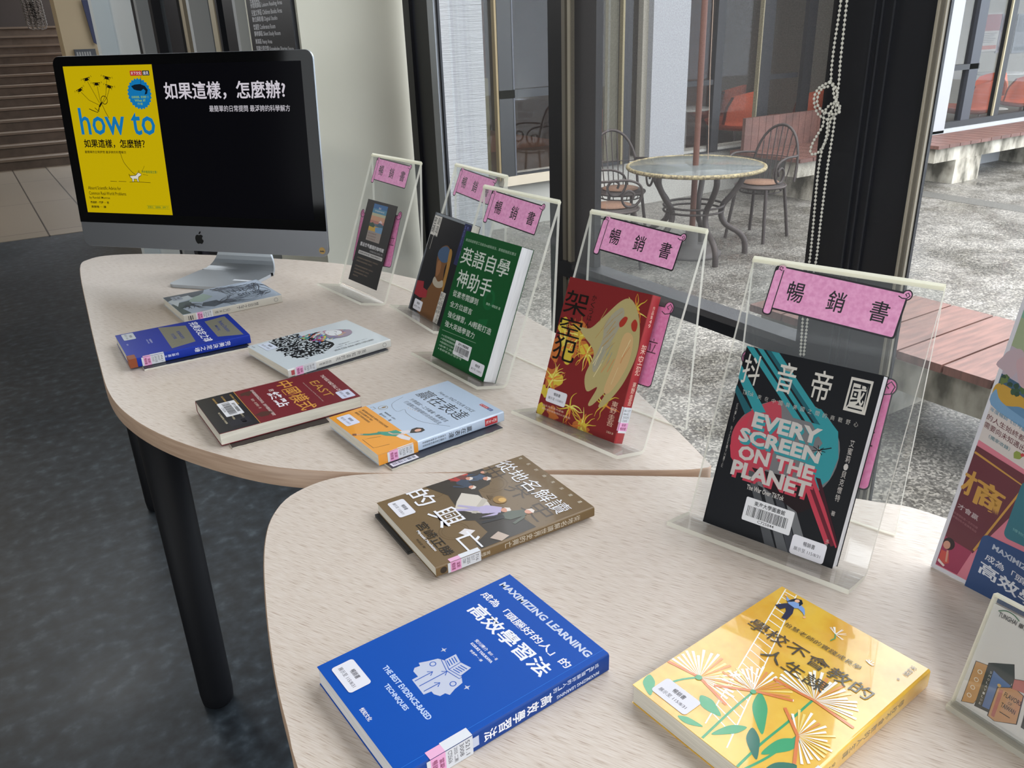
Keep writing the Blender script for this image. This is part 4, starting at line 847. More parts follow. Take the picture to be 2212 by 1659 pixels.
# ---- yellow book
M_YEL = noisemat('yellow_painted_cover', [(.35, 'd9a32c'), (.65, 'e4bb45')], 30, 4, .2, .2, bdist=.0005, coat=1)
def f_yel(A, W, H):
    O_ = 'd2773f'; Gn = '2f9a68'; Gd = '1f6a5a'; P_ = 'f0efe8'
    def fan(cx, cy, a0, a1, L0, n, w=2.4, seed=1, mix=True):
        rn = random.Random(seed)
        for k in range(n):
            a = math.radians(a0+(a1-a0)*k/(n-1)+rn.uniform(-1.5, 1.5)); L_ = L0*rn.uniform(.8, 1.08)
            c = P_ if (not mix or rn.random() < .72) else rn.choice(('e9d27a', 'd98f4a', 'f2dc96'))
            A.poly([(cx, cy), (cx+L_*math.cos(a)-w*.5*math.sin(a), cy+L_*math.sin(a)+w*.5*math.cos(a)), (cx+L_*math.cos(a)+w*.5*math.sin(a), cy+L_*math.sin(a)-w*.5*math.cos(a))], c)
        A.up(); A.line([(max(cx+L0*1.05*math.cos(math.radians(a0)), .8), cy+L0*1.05*math.sin(math.radians(a0))), (cx, cy)], 2.6, O_); A.line([(cx, cy), (cx+L0*1.05*math.cos(math.radians(a1)), cy+L0*1.05*math.sin(math.radians(a1)))], 2.6, O_)
    A.line([(5, 1), (66, 191)], 1.1, P_); A.line([(17, 1), (92, 197)], 1.1, P_)
    for k in range(20): f = .02+k*.048; A.line([(5+61*f, 1+190*f), (17+75*f, 1+196*f)], 1.0, P_)
    A.up()
    def leaf(x0, y0, x1, y1, w, c):
        dx, dy = x1-x0, y1-y0; q = math.hypot(dx, dy); nx, ny = -dy/q*w, dx/q*w; A.poly(catmull([(x0, y0), (x0+dx*.3+nx*.9, y0+dy*.3+ny*.9), (x0+dx*.62+nx*.8, y0+dy*.62+ny*.8), (x1, y1), (x0+dx*.62-nx*.55, y0+dy*.62-ny*.55), (x0+dx*.3-nx*.7, y0+dy*.3-ny*.7)], 4), c)
    for P in ([(30, 156), (21, 172), (13, 200)], [(69, 135), (70, 160), (74, 204)], [(105, 106), (106, 140), (106, 173), (108, 206)], [(119, 147), (117, 180), (112, 206)]): A.line(catmull(P, 5, False), 2.0, Gn)
    for a in ((1, 186, 18, 203, 6, Gn), (44, 171, 69, 176, 7, Gn), (73, 131, 101, 166, 7, Gn), (89, 169, 76, 196, 5, Gn), (92, 166, 113, 189, 6, Gd), (123, 148, 112, 182, 7, Gn), (47, 202, 67, 195, 4, Gn), (135, 170, 124, 204, 8, Gd)): leaf(*a)
    A.up(); fan(30, 156, 170, 372, 33, 22, 2.6, 1); A.up(); fan(68, 134, 140, 330, 30, 22, 2.3, 2); A.up(); fan(106, 105, 172, 362, 34, 24, 2.6, 3); A.up(); fan(119, 146, 215, 420, 27, 20, 2.2, 4)
    A.up(); A.ell(30, 157, 3, 3, Gn, 10); A.ell(69, 135, 2.5, 2.5, Gn, 10)
    rn = random.Random(8)
    for (cx, cy, L_) in ((72, 21, 9), (111, 32, 4)):
        for k in range(13): a = math.radians(rn.uniform(-175, 20)); A.line([(cx, cy+1), (cx+L_*math.cos(a), cy+L_*math.sin(a))], .5, P_)
    A.line([(72, 22), (75, 27), (74, 33)], .9, Gn)
    # climbing figure
    A.up(); A.poly([(20, 12), (27, 10), (34, 13), (38, 18), (40, 22), (36, 19), (30, 17), (27, 20), (21, 19), (15, 14), (12, 10), (17, 12)], '7f9fd6'); A.poly([(19, 18), (27, 19), (31, 27), (33, 39), (28, 40), (25, 29), (22, 25), (20, 31), (13, 29), (17, 21)], '2b2b4a')
    A.poly([(20, 6), (25, 4), (29, 8), (29, 14), (26, 10), (23, 9), (20, 14), (17, 17), (18, 11)], '1c1a26'); A.ell(23, 8.5, 2.2, 2.6, 'e9b793', 10); A.ell(11, 9.5, 1.2, 1.2, 'e9b793', 8); A.ell(41, 23.5, 1.3, 1.6, 'e9b793', 8)
    A.up(); Kk = '3d3a2e'; A.T('怡慧老師的實踐成長學', 35, 41, 75, 6, Kk); A.T('學校不會教的', 13, 58, 120, 15.5, Kk, .004); A.T('人生課', 45, 80, 60, 15, Kk, .004); A.V('宋怡慧', 135, 7, 5, 16, Kk); A.T('著', 135, 30, 2.5, 2.5, Kk)
def s_yel(A, T, H): A.V('學校不會教的人生課', 6, 40, 6, 90, '6d6a58'); A.V('宋怡慧', 7, 138, 4.5, 18, '6d6a58')
W, H, T = .1478, .2053, .0197
r = book(flatM(.5636, .417, -85.24), W, H, T, 'dda935', 'glossy yellow book with open-book flowers and a ladder, lying flat at the front right', f_yel, s_yel, gloss=.22, coat=.6, cm=M_YEL); dlabel(r, W, H, T, 13.5, 177, 0); sdlabel(r, W, H, T, 158, lines=('191.9', '3095', '2025', 'C725731'), wrap=3)
# ---- brown history book
def f_bro(A, W, H):
    bk = '3a2a17'; rn = random.Random(3)
    A.T('世', 0, 44, 36, 26, bk); A.T('界', 56, 38, 36, 28, bk); A.T('史', 106, 42, 38, 30, bk)
    for cx, cy, rr0 in ((40, 72, 20), (130, 100, 22), (105, 158, 17), (15, 140, 15)): A.ring(cx, cy, rr0, 1, '5b4522'); A.ring(cx, cy, rr0*.8, .5, '5b4522')
    for k in range(26): x = rn.uniform(6, 150); y = rn.uniform(42, 90); A.line([(x, y), (x+rn.uniform(-8, 8), y+rn.uniform(-5, 5))], .4, '4a3719')
    A.up()
    A.poly([(0, 62), (22, 60), (40, 74), (44, 92), (60, 96), (88, 96), (110, 82), (150, 78), (152, 150), (140, 150), (128, 128), (100, 128), (92, 140), (60, 132), (34, 128), (0, 142)], '2c2319'); A.up()
    # generic group round a table with a large sheet
    A.poly([(38, 112), (54, 98), (74, 96), (94, 100), (96, 108), (84, 122), (66, 136), (52, 126)], 'c9c2b8'); A.poly([(62, 96), (70, 94), (88, 120), (84, 124)], 'b4ada2')
    def man(x, y, a, coat, legs, s=1, wig='d8cfc8'):
        A.rot(x, y, a); A.poly([(x-5*s, y), (x+5*s, y), (x+8*s, y+18*s), (x+3*s, y+24*s), (x-4*s, y+24*s), (x-8*s, y+16*s)], coat); A.poly([(x-4*s, y+22*s), (x+3*s, y+22*s), (x+5*s, y+46*s), (x+1*s, y+46*s), (x-1*s, y+30*s), (x-4*s, y+46*s), (x-7*s, y+45*s)], legs)
        A.poly([(x+4*s, y+2*s), (x+9*s, y+3*s), (x+17*s, y+16*s), (x+14*s, y+18*s)], coat); A.ell(x, y-4*s, 4.2*s, 4.6*s, 'c98f77', 12); A.poly([(x-4.6*s, y-2*s), (x-4.5*s, y-8*s), (x, y-10*s), (x+4.6*s, y-7*s), (x+2*s, y-6*s), (x-2*s, y-5*s)], wig); A.rot(0, 0, 0)
    man(22, 72, 60, '3d4d66', 'b23a30'); A.up(); man(10, 90, 55, '6a2f28', '7a7060', .9); A.up(); man(30, 96, 75, '2f3c50', 'a8322c', .9); A.up(); man(98, 92, 38, 'b0a6c8', 'a9a2c4', 1.15); A.up(); man(118, 72, 14, '4d5549', '1c1a1c', 1.15); A.up(); man(8, 68, 40, '35291d', '4c3a2a', .8, '7a6a54'); A.up()
    A.ell(78, 82, 9, 8, '8f6b2a', 20); A.ell(80, 80, 5, 4.5, 'c79c4a', 14); A.poly([(66, 84), (60, 90), (72, 92)], '5a431c'); A.poly([(134, 118), (148, 112), (152, 124), (140, 132)], 'b9a79a'); A.poly([(108, 146), (118, 138), (124, 150), (112, 156)], 'd9d4d6')
    A.up(); A.T('從地名解讀', 0, 22, 143, 23, WH); A.T('的', 1, 142, 38, 27, WH, .008); A.T('興', 56, 134, 38, 34, WH, .006); A.T('亡', 114, 140, 36, 24, WH, .006)
    for j, g in enumerate('地名的由來與變遷'): A.T(g, 4+j*18.5, 5, 4.6, 5, 'd6d0c0')
    A.T('宮崎正勝', 69, 176, 74, 13, '191512', .002); A.T('Miyazaki Masakatsu', 82, 190, 46, 4.4, WH, .02); A.T('林姿呈 譯', 96, 198, 20, 3, '2a2014')
def s_bro(A, T, H): A.V('從地名解讀世界史的興亡', 2.5, 20, 7, 102, 'c9c2b4'); A.V('宮崎正勝', 4, 140, 4.5, 20, 'c9c2b4'); A.ell(6.4, 197, 4, 4, '2c2318', 14)
W, H, T = .1543, .2058, .0128
r = book(flatM(.5098, .7951, -90.98, TZ+.004), W, H, T, '6c5636', 'glossy brown history book with a painted group of men, lying flat across the near table', f_bro, s_bro, gloss=.36, coat=.2, sp_=.35); dlabel(r, W, H, T, 9.5, 176, 0); sdlabel(r, W, H, T, 152, lines=('716', '3217', '2025', 'C725847'), wrap=7)
# ---- pale blue and orange book
def f_wb(A, W, H):
    A.rect(0, 145, W-.0, H-145, 'e2982f'); A.up(); A.T('How to FIND YOUR VOICE', 30, 30.5, 91, 6.5, '3a3f4a', -.004, .15); A.T('贏在表達', 12, 42, 118, 26, '1d2330', 0); A.T('升學面試・工作職場・會議發言', 23, 77, 101, 7.5, '39404d'); A.T('打造開口就吸睛的自信說話法', 25, 88, 98, 7.5, '39404d')
    A.line(catmull([(8, 86), (20, 112), (47, 119), (49, 107), (64, 111), (100, 109), (140, 86)], 6, False), .6, '5f6876')
    for k in range(5): A.ell(48+k*4.6, 100-k*1.0, .8, .8, 'c99a4a', 8)
    A.ring(22, 128, 7, .8, '8a7a4a'); A.ell(22, 126.5, 2.3, 3.8, '8a7040', 12); A.line([(22, 130), (22, 134)], 1, '8a7040'); A.line([(10, 143), (10, 138), (18, 138), (18, 144)], .8, '4a3f2a')
    A.T('瞿中中 ─ 著', 37, 139, 32, 4.8, '2d3440'); A.T('聲音訓練師・主持人', 38, 132, 32, 3.4, '2d3440', .01)
    A.rect(107, 8.5, 19, 5.5, 'b8252d'); A.rect(126.5, 8.5, 10, 5.5, '1f3f86'); A.up(); A.T('天下文化', 108, 9.6, 17, 3.4, WH, .01); A.T('遠見', 128, 9.6, 7, 3.4, WH)
    for k, s_ in enumerate(('最受歡迎的表達力與魅力說話必修課', '從容自信應對各種場合', '贏得信任好感的溝通祕訣')): A.T(s_, 9+k*.5, 153+k*6, (76, 42, 44)[k], 4, '5a3a14', .008)
    # seated woman
    A.poly([(112, 136), (120, 138), (119, 150), (134, 146), (140, 152), (128, 158), (113, 160), (106, 150)], 'd6d3da'); A.poly([(100, 150), (113, 148), (117, 160), (106, 170), (92, 176), (88, 172), (97, 162)], '2f8f7c'); A.poly([(92, 170), (99, 172), (90, 188), (82, 196), (78, 194), (86, 184)], '2a8070'); A.line([(82, 192), (76, 201)], 2.5, 'c79a82'); A.poly([(74, 198), (80, 201), (76, 205), (71, 203)], '7a4a30')
    A.poly([(112, 124), (119, 118), (127, 119), (129, 126), (126, 133), (121, 140), (116, 136), (112, 132)], '2b2320'); A.up(); A.ell(121, 127, 4, 5, 'dba892', 14); A.line([(118, 148), (108, 160), (100, 162)], 2.4, 'dba892')
    A.line([(104, 176), (100, 186), (96, 200), (128, 200), (132, 178)], .8, '6b4a1d')
def s_wb(A, T, H): A.rect(0, 145, T, H-145, 'd8902f'); A.rect(2.2, 12, T-4.4, 22, 'b8252d'); A.up(); A.V('天下文化', 5, 13.5, 5.6, 19, WH, .01); A.V('贏在表達', 3.6, 56, 8.5, 40, '20242e', .006); A.V('升學面試工作職場會議發言', 3.2, 100, 3, 38, '3a3f4a'); A.V('打造開口就吸睛的自信說話', 8, 100, 3, 38, '3a3f4a')
W, H, T = .1503, .2054, .0154
r = book(flatM(.5468, 1.0667, -85.94, TZ+.0042), W, H, T, 'b3c4da', 'pale blue and orange book with a seated woman, lying flat in the middle', f_wb, s_wb, gloss=.3, coat=.5); dlabel(r, W, H, T, 9, 177, 0, col='cdd2e6'); sdlabel(r, W, H, T, 152, lines=('192.32', '3054', '2025', 'C725684'), wrap=2)
# ---- red and black book
def f_red(A, W, H):
    A.rect(0, 155, W, H-155, '15151c'); A.rect(0, 154, W, .8, 'b9923f'); A.up(); A.T('THE RISE AND FALL OF', 22, 15, 78, 6, 'dad2cc', .004); A.T('EAST', 38, 31, 72, 14, 'b98a3f', 0); A.T('中國模式', 8, 66, 128, 26, 'c9913f', .01); A.T('終點', 41, 97, 62, 18, WH, .02); A.T('的', 28, 100, 8, 8, 'd9d2cc', .01)
    A.T('How Exams Autocracy Stability and Technology', 34, 52, 88, 2.6, 'b9a49c'); A.T('從科舉到專制到穩定到科技，剖析中國的成功與衰敗', 12, 127, 114, 5, 'd9cfc9', .004); A.T('黃亞生 ─ 著  廖珮杏 ─ 譯', 46, 137, 42, 4, 'cfc0b4')
    rn = random.Random(2)
    for x, y in ((22, 140), (112, 142)): A.poly(blob(rn, x, y, 8, 12, .4, 1, 1.3), '4a2a22')
    A.rect(4, 162, 22, 24, '1a1a22'); A.up()
    for k in range(6): A.T(('經濟學人年度選書', '重磅推薦新作上市', '諾貝爾獎得主讚譽', '理解當代中國必讀', '金融時報年度好書', '專文導讀強力推薦')[k], 8+(k % 2)*58, 160+k*6.6, 46, 3, 'c9bda0' if k % 2 else 'c09a55', .004)
    A.rect(104, 162, 22, 30, '1e1e28'); A.T('必讀', 108, 168, 14, 7, 'c09a55', .01)
def barlab(r, W, H, T, x, y, w, h, rot=0, num='C725844'):
    b = MB(); A = Art(b, lambda X, Y, hh: (X/1000-W/2, H/2-Y/1000, T+hh+.0004), lambda c: mat(c, .4)); A.rot(x+w/2, y+h/2, rot); A.rrect(x, y, w, h, 1.5, 'd6d7dc'); A.up(); A.T('東海大學圖書館', x+w*.18, y+h*.08, w*.64, h*.2, '16161c', .016); A.barcode(x+w*.07, y+h*.34, w*.86, h*.44, 5); A.T(num, x+w*.33, y+h*.82, w*.34, h*.12, '16161c', .004); b.build('barcode_label', cov(r))
W, H, T = .1382, .2127, .0188
r = book(flatM(.4077, 1.2289, -89.62, TZ+.003), W, H, T, '6d1a24', 'thick dark red and black book with gold title lying flat near the table edge', f_red, None, side=-1, gloss=.42, coat=.05, sp_=.3); dlabel(r, W, H, T, 102, 5, 0, w=31, h=22, col='c6cbe0'); barlab(r, W, H, T, 34, 163, 56, 26, 0, 'C725701')
# ---- white book with paper-cut hair
def f_art(A, W, H):
    rn = random.Random(11); K = '16191d'; cols = ['3f9a8a', 'b84f7a', '4a78b8', 'd8c24a', '8a5aa8', 'c9583f', '2f5f8a', '6fae9a', 'd99a4a', 'b03a4a']
    out = [(24, 60), (40, 84), (30, 104), (10, 112), (0, 128), (2, 150), (14, 164), (34, 172), (60, 170), (88, 172), (112, 166), (126, 150), (128, 128), (118, 104), (96, 84), (84, 70), (66, 66), (44, 62)]
    def inside(x, y):
        c = False; j = len(out)-1
        for i in range(len(out)):
            (xi, yi), (xj, yj) = out[i], out[j]
            if (yi > y) != (yj > y) and x < (xj-xi)*(y-yi)/(yj-yi)+xi: c = not c
            j = i
        return c
    A.poly(catmull([(x+rn.uniform(-2, 2), y+rn.uniform(-2, 2)) for x, y in out[2:-3]], 3), K)
    for k in range(70):
        x, y = out[rn.randrange(3, 13)]; x += rn.uniform(-7, 7); y += rn.uniform(-6, 6); a = rn.uniform(0, 6.28); L_ = rn.uniform(5, 9); w = 1.7; dx, dy = math.cos(a)*L_, math.sin(a)*L_; A.poly([(x-dx/2, y-dy/2), (x-dy/L_*w, y+dx/L_*w), (x+dx/2, y+dy/2), (x+dy/L_*w, y-dx/L_*w)], K)
    A.up()
    for k in range(430):
        x = rn.uniform(0, 130); y = rn.uniform(90, 176)
        if inside(x, y):
            a = rn.uniform(0, 6.28); L_ = rn.uniform(3.5, 9); w = rn.uniform(.9, 2.2); dx, dy = math.cos(a)*L_, math.sin(a)*L_; A.poly([(x-dx/2, y-dy/2), (x-dy/L_*w, y+dx/L_*w), (x+dx/2, y+dy/2), (x+dy/L_*w, y-dx/L_*w)], 'c9d2d8')
    A.up()
    # shawl of coloured slips
    for k in range(90):
        t = rn.random(); x = 34+rn.uniform(-12, 60)*(.4+t*.6); y = 62+t*50; 
        a = rn.uniform(.6, 1.6); L_ = rn.uniform(7, 15); w = rn.uniform(1.5, 3.2); dx, dy = math.cos(a)*L_, math.sin(a)*L_; A.poly([(x-dx/2, y-dy/2), (x-dy/L_*w, y+dx/L_*w), (x+dx/2, y+dy/2), (x+dy/L_*w, y-dx/L_*w)], rn.choice(cols+[K, K]))
    A.up(); A.poly(catmull([(60, 26), (76, 32), (84, 48), (80, 66), (66, 78), (52, 72), (40, 66), (34, 54), (42, 40), (52, 30)], 4), '8f7f95'); 
    for k in range(16): x = rn.uniform(48, 78); y = rn.uniform(30, 70); A.line([(x, y), (x+rn.uniform(-4, 8), y+rn.uniform(6, 14))], rn.uniform(1.2, 2.6), rn.choice(cols))
    A.up(); A.poly(catmull([(46, 42), (60, 44), (68, 54), (64, 66), (50, 70), (36, 66), (32, 54), (38, 46)], 4), 'dfe2e6'); A.up()
    A.line([(44, 52), (49, 50), (53, 52)], 1.2, K); A.line([(57, 58), (61, 57), (64, 59)], 1.2, K); A.line([(43, 64), (47, 65)], .9, 'b85a5a'); A.line(catmull([(34, 58), (40, 46), (52, 41), (62, 42)], 4, False), .8, K)
    Kt = '4a4f57'; A.V('我所知道的花', 132, 22, 7, 82, Kt); A.V('The flowers I know', 122, 30, 3, 62, '7b818a'); A.V('和田萬里', 112, 60, 3.5, 22, Kt); A.T('大田', 6, 196, 12, 3, Kt)
def s_art(A, T, H): A.V('我所知道的花', 4, 52, 6, 62, '34373d'); A.V('和田萬里', 5, 122, 4.4, 24, '34373d'); A.rect(3, 190, 8.5, 8, 'a8434a'); A.ring(7, 14, 3.6, .6, '4a4f57')
W, H, T = .1572, .2034, .0145
r = book(flatM(.5342, 1.4557, -81.83, TZ+.004), W, H, T, 'c9d2d8', 'white book with a black paper-cut figure and coloured shawl, lying flat in the middle', f_art, s_art, gloss=.3, coat=.4, spinecol='c9c9c6'); dlabel(r, W, H, T, 8, 166, 0, w=40, h=22, col='c9d2e2'); sdlabel(r, W, H, T, 152, lines=('861.57', '2604-43', '2025', 'C725669'), wrap=2)
# ---- small royal blue book
def f_bs(A, W, H):
    g = '77766a'; A.poly([(12, 10), (22, 51), (129, 52), (146, 9)], g); A.poly([(23, 87), (4, 134), (141, 136), (129, 92)], g); A.up(); A.T('完美決定之魂', 12, 63, 132, 17, WH, .012); A.T('Perfect Decision', 38, 22, 74, 8, '2a3f86', .01); A.T('Making', 60, 36, 34, 7, '2a3f86', .01)
    A.T('直覺與理性', 48, 104, 52, 6, '2a3f86', .008); A.T('的交會點', 58, 116, 34, 6, '2a3f86', .008); A.line([(104, 122), (118, 112), (124, 130)], .4, '5a5a50'); A.T('安藤廣大', 62, 158, 26, 3.6, 'c9cfe6'); A.T('KODAI ANDO', 62, 164, 26, 2.4, 'c9cfe6'); A.T('商周', 66, 198, 8, 3, 'c9cfe6')
def s_bs(A, T, H): A.V('完美決定之魂', 3.4, 36, 8.4, 66, WH, .008); A.V('安藤廣大', 5, 128, 5, 26, 'c9cfe6', .006)
W, H, T = .1552, .2106, .0168
r = book(flatM(.3543, 1.6356, -90.33, TZ+.004), W, H, T, '1a3296', 'royal blue book with two grey panels lying flat at the left of the table', f_bs, s_bs, gloss=.45, coat=.0, sp_=.2); dlabel(r, W, H, T, 5, 180, 0, w=40, h=21, col='b9c0c8'); sdlabel(r, W, H, T, 153, lines=('494.1', '3037', '2025', 'C725707'), wrap=6, len_=38)
b = MB(); W2, H2 = W/2, H/2; TM_ = mat('84401f', .5)
b.box((W2-.022, -H2-.0006, T+.0002), (W2+.0006, -H2+.012, T+.0007), TM_); b.box((W2+.0002, -H2-.0006, .001), (W2+.0008, -H2+.012, T+.0007), TM_); b.box((W2-.022, -H2-.0009, .001), (W2+.0006, -H2-.0003, T+.0007), TM_); b.build('brown_tape', cov(r))
# ---- grey ink-wash book
def f_gr(A, W, H):
    rn = random.Random(21)
    def wisps(x0, y0, n, L0, a0, sp, cols, w0=2.2):
        for k in range(n):
            a = math.radians(a0+rn.uniform(-sp, sp)); x = x0+rn.uniform(-9, 9); y = y0+rn.uniform(-10, 10); P = [(x, y)]; L_ = L0*rn.uniform(.5, 1.2)
            for q in range(5): a += rn.uniform(-.35, .35); x += math.cos(a)*L_/5; y += math.sin(a)*L_/5; P.append((min(max(x, 1), W-1), min(max(y, 1), H-1)))
            P = catmull(P, 3, False); n_ = len(P); A.line(P, [w0*(1-i/n_)+.2 for i in range(n_)], rn.choice(cols))
    ink = ['3f4650', '566070', '6d7684', '4a4f55']
    A.poly([(0, 120), (22, 128), (44, 150), (30, 176), (50, 196), (40, H), (0, H)], '5d6670'); A.poly([(96, 122), (128, 116), (140, 140), (120, 160), (96, 150)], '5d6670'); A.poly([(60, 168), (100, 172), (110, 196), (152, 190), (152, H), (66, H)], '5c6a6c'); A.up(); A.poly([(30, 130), (64, 120), (90, 150), (70, 172), (44, 160)], 'a8bdb4'); A.poly([(20, 160), (50, 158), (60, 190), (90, 200), (40, H), (24, 190)], 'c9d3da'); A.up()
    wisps(14, 100, 26, 90, -60, 40, ink); A.up(); wisps(118, 124, 28, 80, -90, 50, ink); A.up(); wisps(30, 20, 22, 70, 30, 50, ink, 3); A.up(); wisps(110, 18, 14, 40, 80, 60, ink, 2.4); A.up(); wisps(90, 180, 14, 46, -20, 50, ink, 3); A.up()
    Kt = '3d4656'; A.V('禁忌', 82, 20, 24, 56, Kt, -.004); A.V('之子', 44, 24, 26, 62, Kt, -.004); A.V('第三十四屆鮎川哲也賞得獎作', 118, 28, 3.4, 60, Kt); A.V('山口未櫻', 22, 40, 5, 32, Kt)
def s_gr(A, T, H): A.V('禁忌之子', 4.5, 52, 7, 48, '3a3a3e'); A.V('山口未櫻', 5.5, 112, 5, 34, '4a4a4e'); A.ring(8, 14, 4, .7, '5a5a5e'); A.rect(4, 190, 9, 1.6, '26262a'); A.rect(4, 193.5, 9, 2.4, '26262a'); A.rect(4, 198, 9, 1.2, '26262a')
W, H, T = .1563, .208, .0168
r = book(flatM(.4797, 1.8626, -86.83), W, H, T, 'aebccd', 'grey blue ink-wash book lying flat in front of the computer', f_gr, s_gr, gloss=.36, coat=.2, spinecol='b7b3a9'); dlabel(r, W, H, T, 12, 176, 0, w=30, h=20, col='a9b3c2'); sdlabel(r, W, H, T, 150, lines=('861.57', '2244', '2025', 'C725696'), wrap=1, len_=34)

# ---- boards lying under some of the books
def board(x0, y0, x1, y1, depth, deg, label, top, edge, h=.0034, art=None, z=TZ):
    """front edge from (x0,y0) to (x1,y1) runs along the table, depth goes away from it"""
    d = Vector((x1-x0, y1-y0, 0)); L_ = d.length; d.normalize(); q = Vector((-d.y, d.x, 0)); M = frame(Vector((x0, y0, z)), d, q, Vector((0, 0, 1)))
    r = empty('backing_board', M=M @ Matrix.Translation((L_/2, depth/2, 0))); tag(r, label, 'board', 'thin boards under the books'); b = MB(); rn = random.Random(int(x0*1000))
    pts = [(-L_/2+L_*k/30, -depth/2+rn.uniform(-.0007, .0007)) for k in range(31)]+[(L_/2, depth/2), (-L_/2, depth/2)]
    b.prism(pts, .0002, h-.0008, mat(edge, .8)); b.prism([(x, y+.0006) for x, y in pts], h-.0008, h, mat(top, .4)); b.build('sheet', r)
    if art: b = MB(); A = Art(b, lambda X, Y, hh: (X/1000-L_/2, -depth/2+Y/1000, h+hh), lambda c: mat(c, .4)); art(A); b.build('barcode_strip', r)
    return r
board(.364, .886, .545, .901, .11, 0, 'thin dark board with a barcode strip under the pale blue and orange book', '2b2e3a', 'b9b5aa', .0038, lambda A: (A.rect(3, 3, 40, 10, 'd9dbe6'), A.up(), A.barcode(6, 6, 34, 6, 9, '3a3f60')))
board(.207, 1.076, .349, 1.072, .10, 0, 'thin pale board peeping out under the red and black book', '231314', 'b7b1a5', .0027)
board(.162, 1.468, .346, 1.464, .11, 0, 'thin white board peeping out under the royal blue book', '20252e', 'c9c6bd', .0037)
board(.388, 1.270, .546, 1.290, .11, 0, 'thin grey board with dark top under the white paper-cut book', '2e3038', 'a5a29a', .0038)
board(.297, .704, .475, .70, .092, 0, 'thin black board sticking out left of the brown history book', '16171b', '3a3a38', .0036)

# ---- books on the stands
def f_ev(A, W, H):
    te = '2f8791'; td = '1c5560'; cr_ = 'b23a4c'; dk = '5c1c2a'; gr_ = '5a5c60'
    A.poly(catmull([(9+1, 109), (12, 84), (30, 60), (66, 46), (98, 50), (122, 76), (124, 110), (108, 136), (66, 146), (26, 136)], 4), '6c6c70'); A.poly(catmull([(10, 109), (12, 84), (30, 62), (52, 52), (60, 90), (50, 142), (26, 134)], 4), 'a8404e'); A.up()
    A.poly([(75, 48), (96, 48), (118, 66), (125, 92), (122, 116), (110, 132), (100, 138), (92, 112), (106, 82)], te); A.poly([(10, 112), (12, 88), (24, 72), (22, 100), (34, 118), (24, 132), (14, 124)], cr_); A.up()
    for x0, x1, c in ((0, 9, te), (9, 13, '14171d'), (13, 20, te), (20, 23, '14171d'), (23, 29, td), (29, 38, te)):
        A.poly([(x0, 0), (x1, 0), (x1+70, 64), (x0+70, 64)], c)
    A.poly([(0, 22), (0, 36), (28, 70), (40, 66)], te); A.poly([(0, 44), (0, 52), (18, 74), (24, 68)], td); A.up()
    for x0, c in ((98, cr_), (104, dk), (109, cr_), (116, '3a141f')): A.poly([(x0-8, 118), (x0-3, 118), (x0+42 if x0+42 < W else W, 178), (min(x0+36, W), 182)], c)
    for x0, c in ((36, '4a4c50'), (50, gr_), (62, '3c3e44'), (74, '6a6c70')): A.poly([(x0, 132), (x0+8, 132), (min(x0+50, W), H), (x0+38, H)], c)
    A.poly([(40, 128), (96, 126), (112, 150), (100, 160), (60, 146)], '1d1014')
    A.up(); sh = '7c2636'
    for (t, x, y, w, h) in (('EVERY', 28, 68, 75, 17), ('SCREEN', 17, 88, 90, 16), ('ON THE', 21, 107, 84, 16), ('PLANET', 18, 125, 88, 17)): A.T(t, x+2.4, y+2.6, w, h, te if y < 100 else cr_, .05)
    A.up()
    for (t, x, y, w, h) in (('EVERY', 28, 68, 75, 17), ('SCREEN', 17, 88, 90, 16), ('ON THE', 21, 107, 84, 16), ('PLANET', 18, 125, 88, 17)): A.T(t, x, y, w, h, 'b9b5b3', .04)
    c = 'c2bfb9'
    for g, x in (('抖', 3), ('音', 42), ('帝', 80)): A.T(g, x, 8, 20, 33, c, .006)
    A.rect(117, 8, 22, 35, c); A.up(); A.T('國', 119, 11, 18, 29, '14171d', .006); A.up(); A.T('TikTok', 9, 48, 13, 5, 'a8a6a2'); 
    for j, g in enumerate('夾在中國與美國之間的商戰野心'): A.T(g, 27+j*8, 49+j*.2, 4.2, 5, 'a8a6a2')
    A.T('The War Over TikTok', 40, 147, 42, 5.6, 'b9b5b3', .02); A.V('艾蜜莉・貝克懷特', 132, 70, 4.6, 66, 'b9b5b3'); A.T('著', 132, 146, 4, 5, 'b9b5b3'); A.V('EMILY BAKER-WHITE', 6, 64, 1.8, 74, '8a8886'); A.V('馮克', 134, 176, 3, 8, 'a8a6a2')
    for k in range(7): a = k*.9; A.line([(104, 90), (104+7*math.cos(a), 90+5*math.sin(a))], .7, '0e1014')
    A.line([(104, 90), (116, 84)], 1, '0e1014')
W, H, T = .147, .2035, .0195
r = book(standM(5, -.075, .205, 0), W, H, T, '121419', 'black book with large white letters and teal stripes on the nearest stand', f_ev, None, side=-1, page=M_PAGEW, gloss=.5, coat=0, sp_=.15); dlabel(r, W, H, T, 101, 182, 0, w=36, h=21); barlab(r, W, H, T, 43, 160, 54, 26, 0)
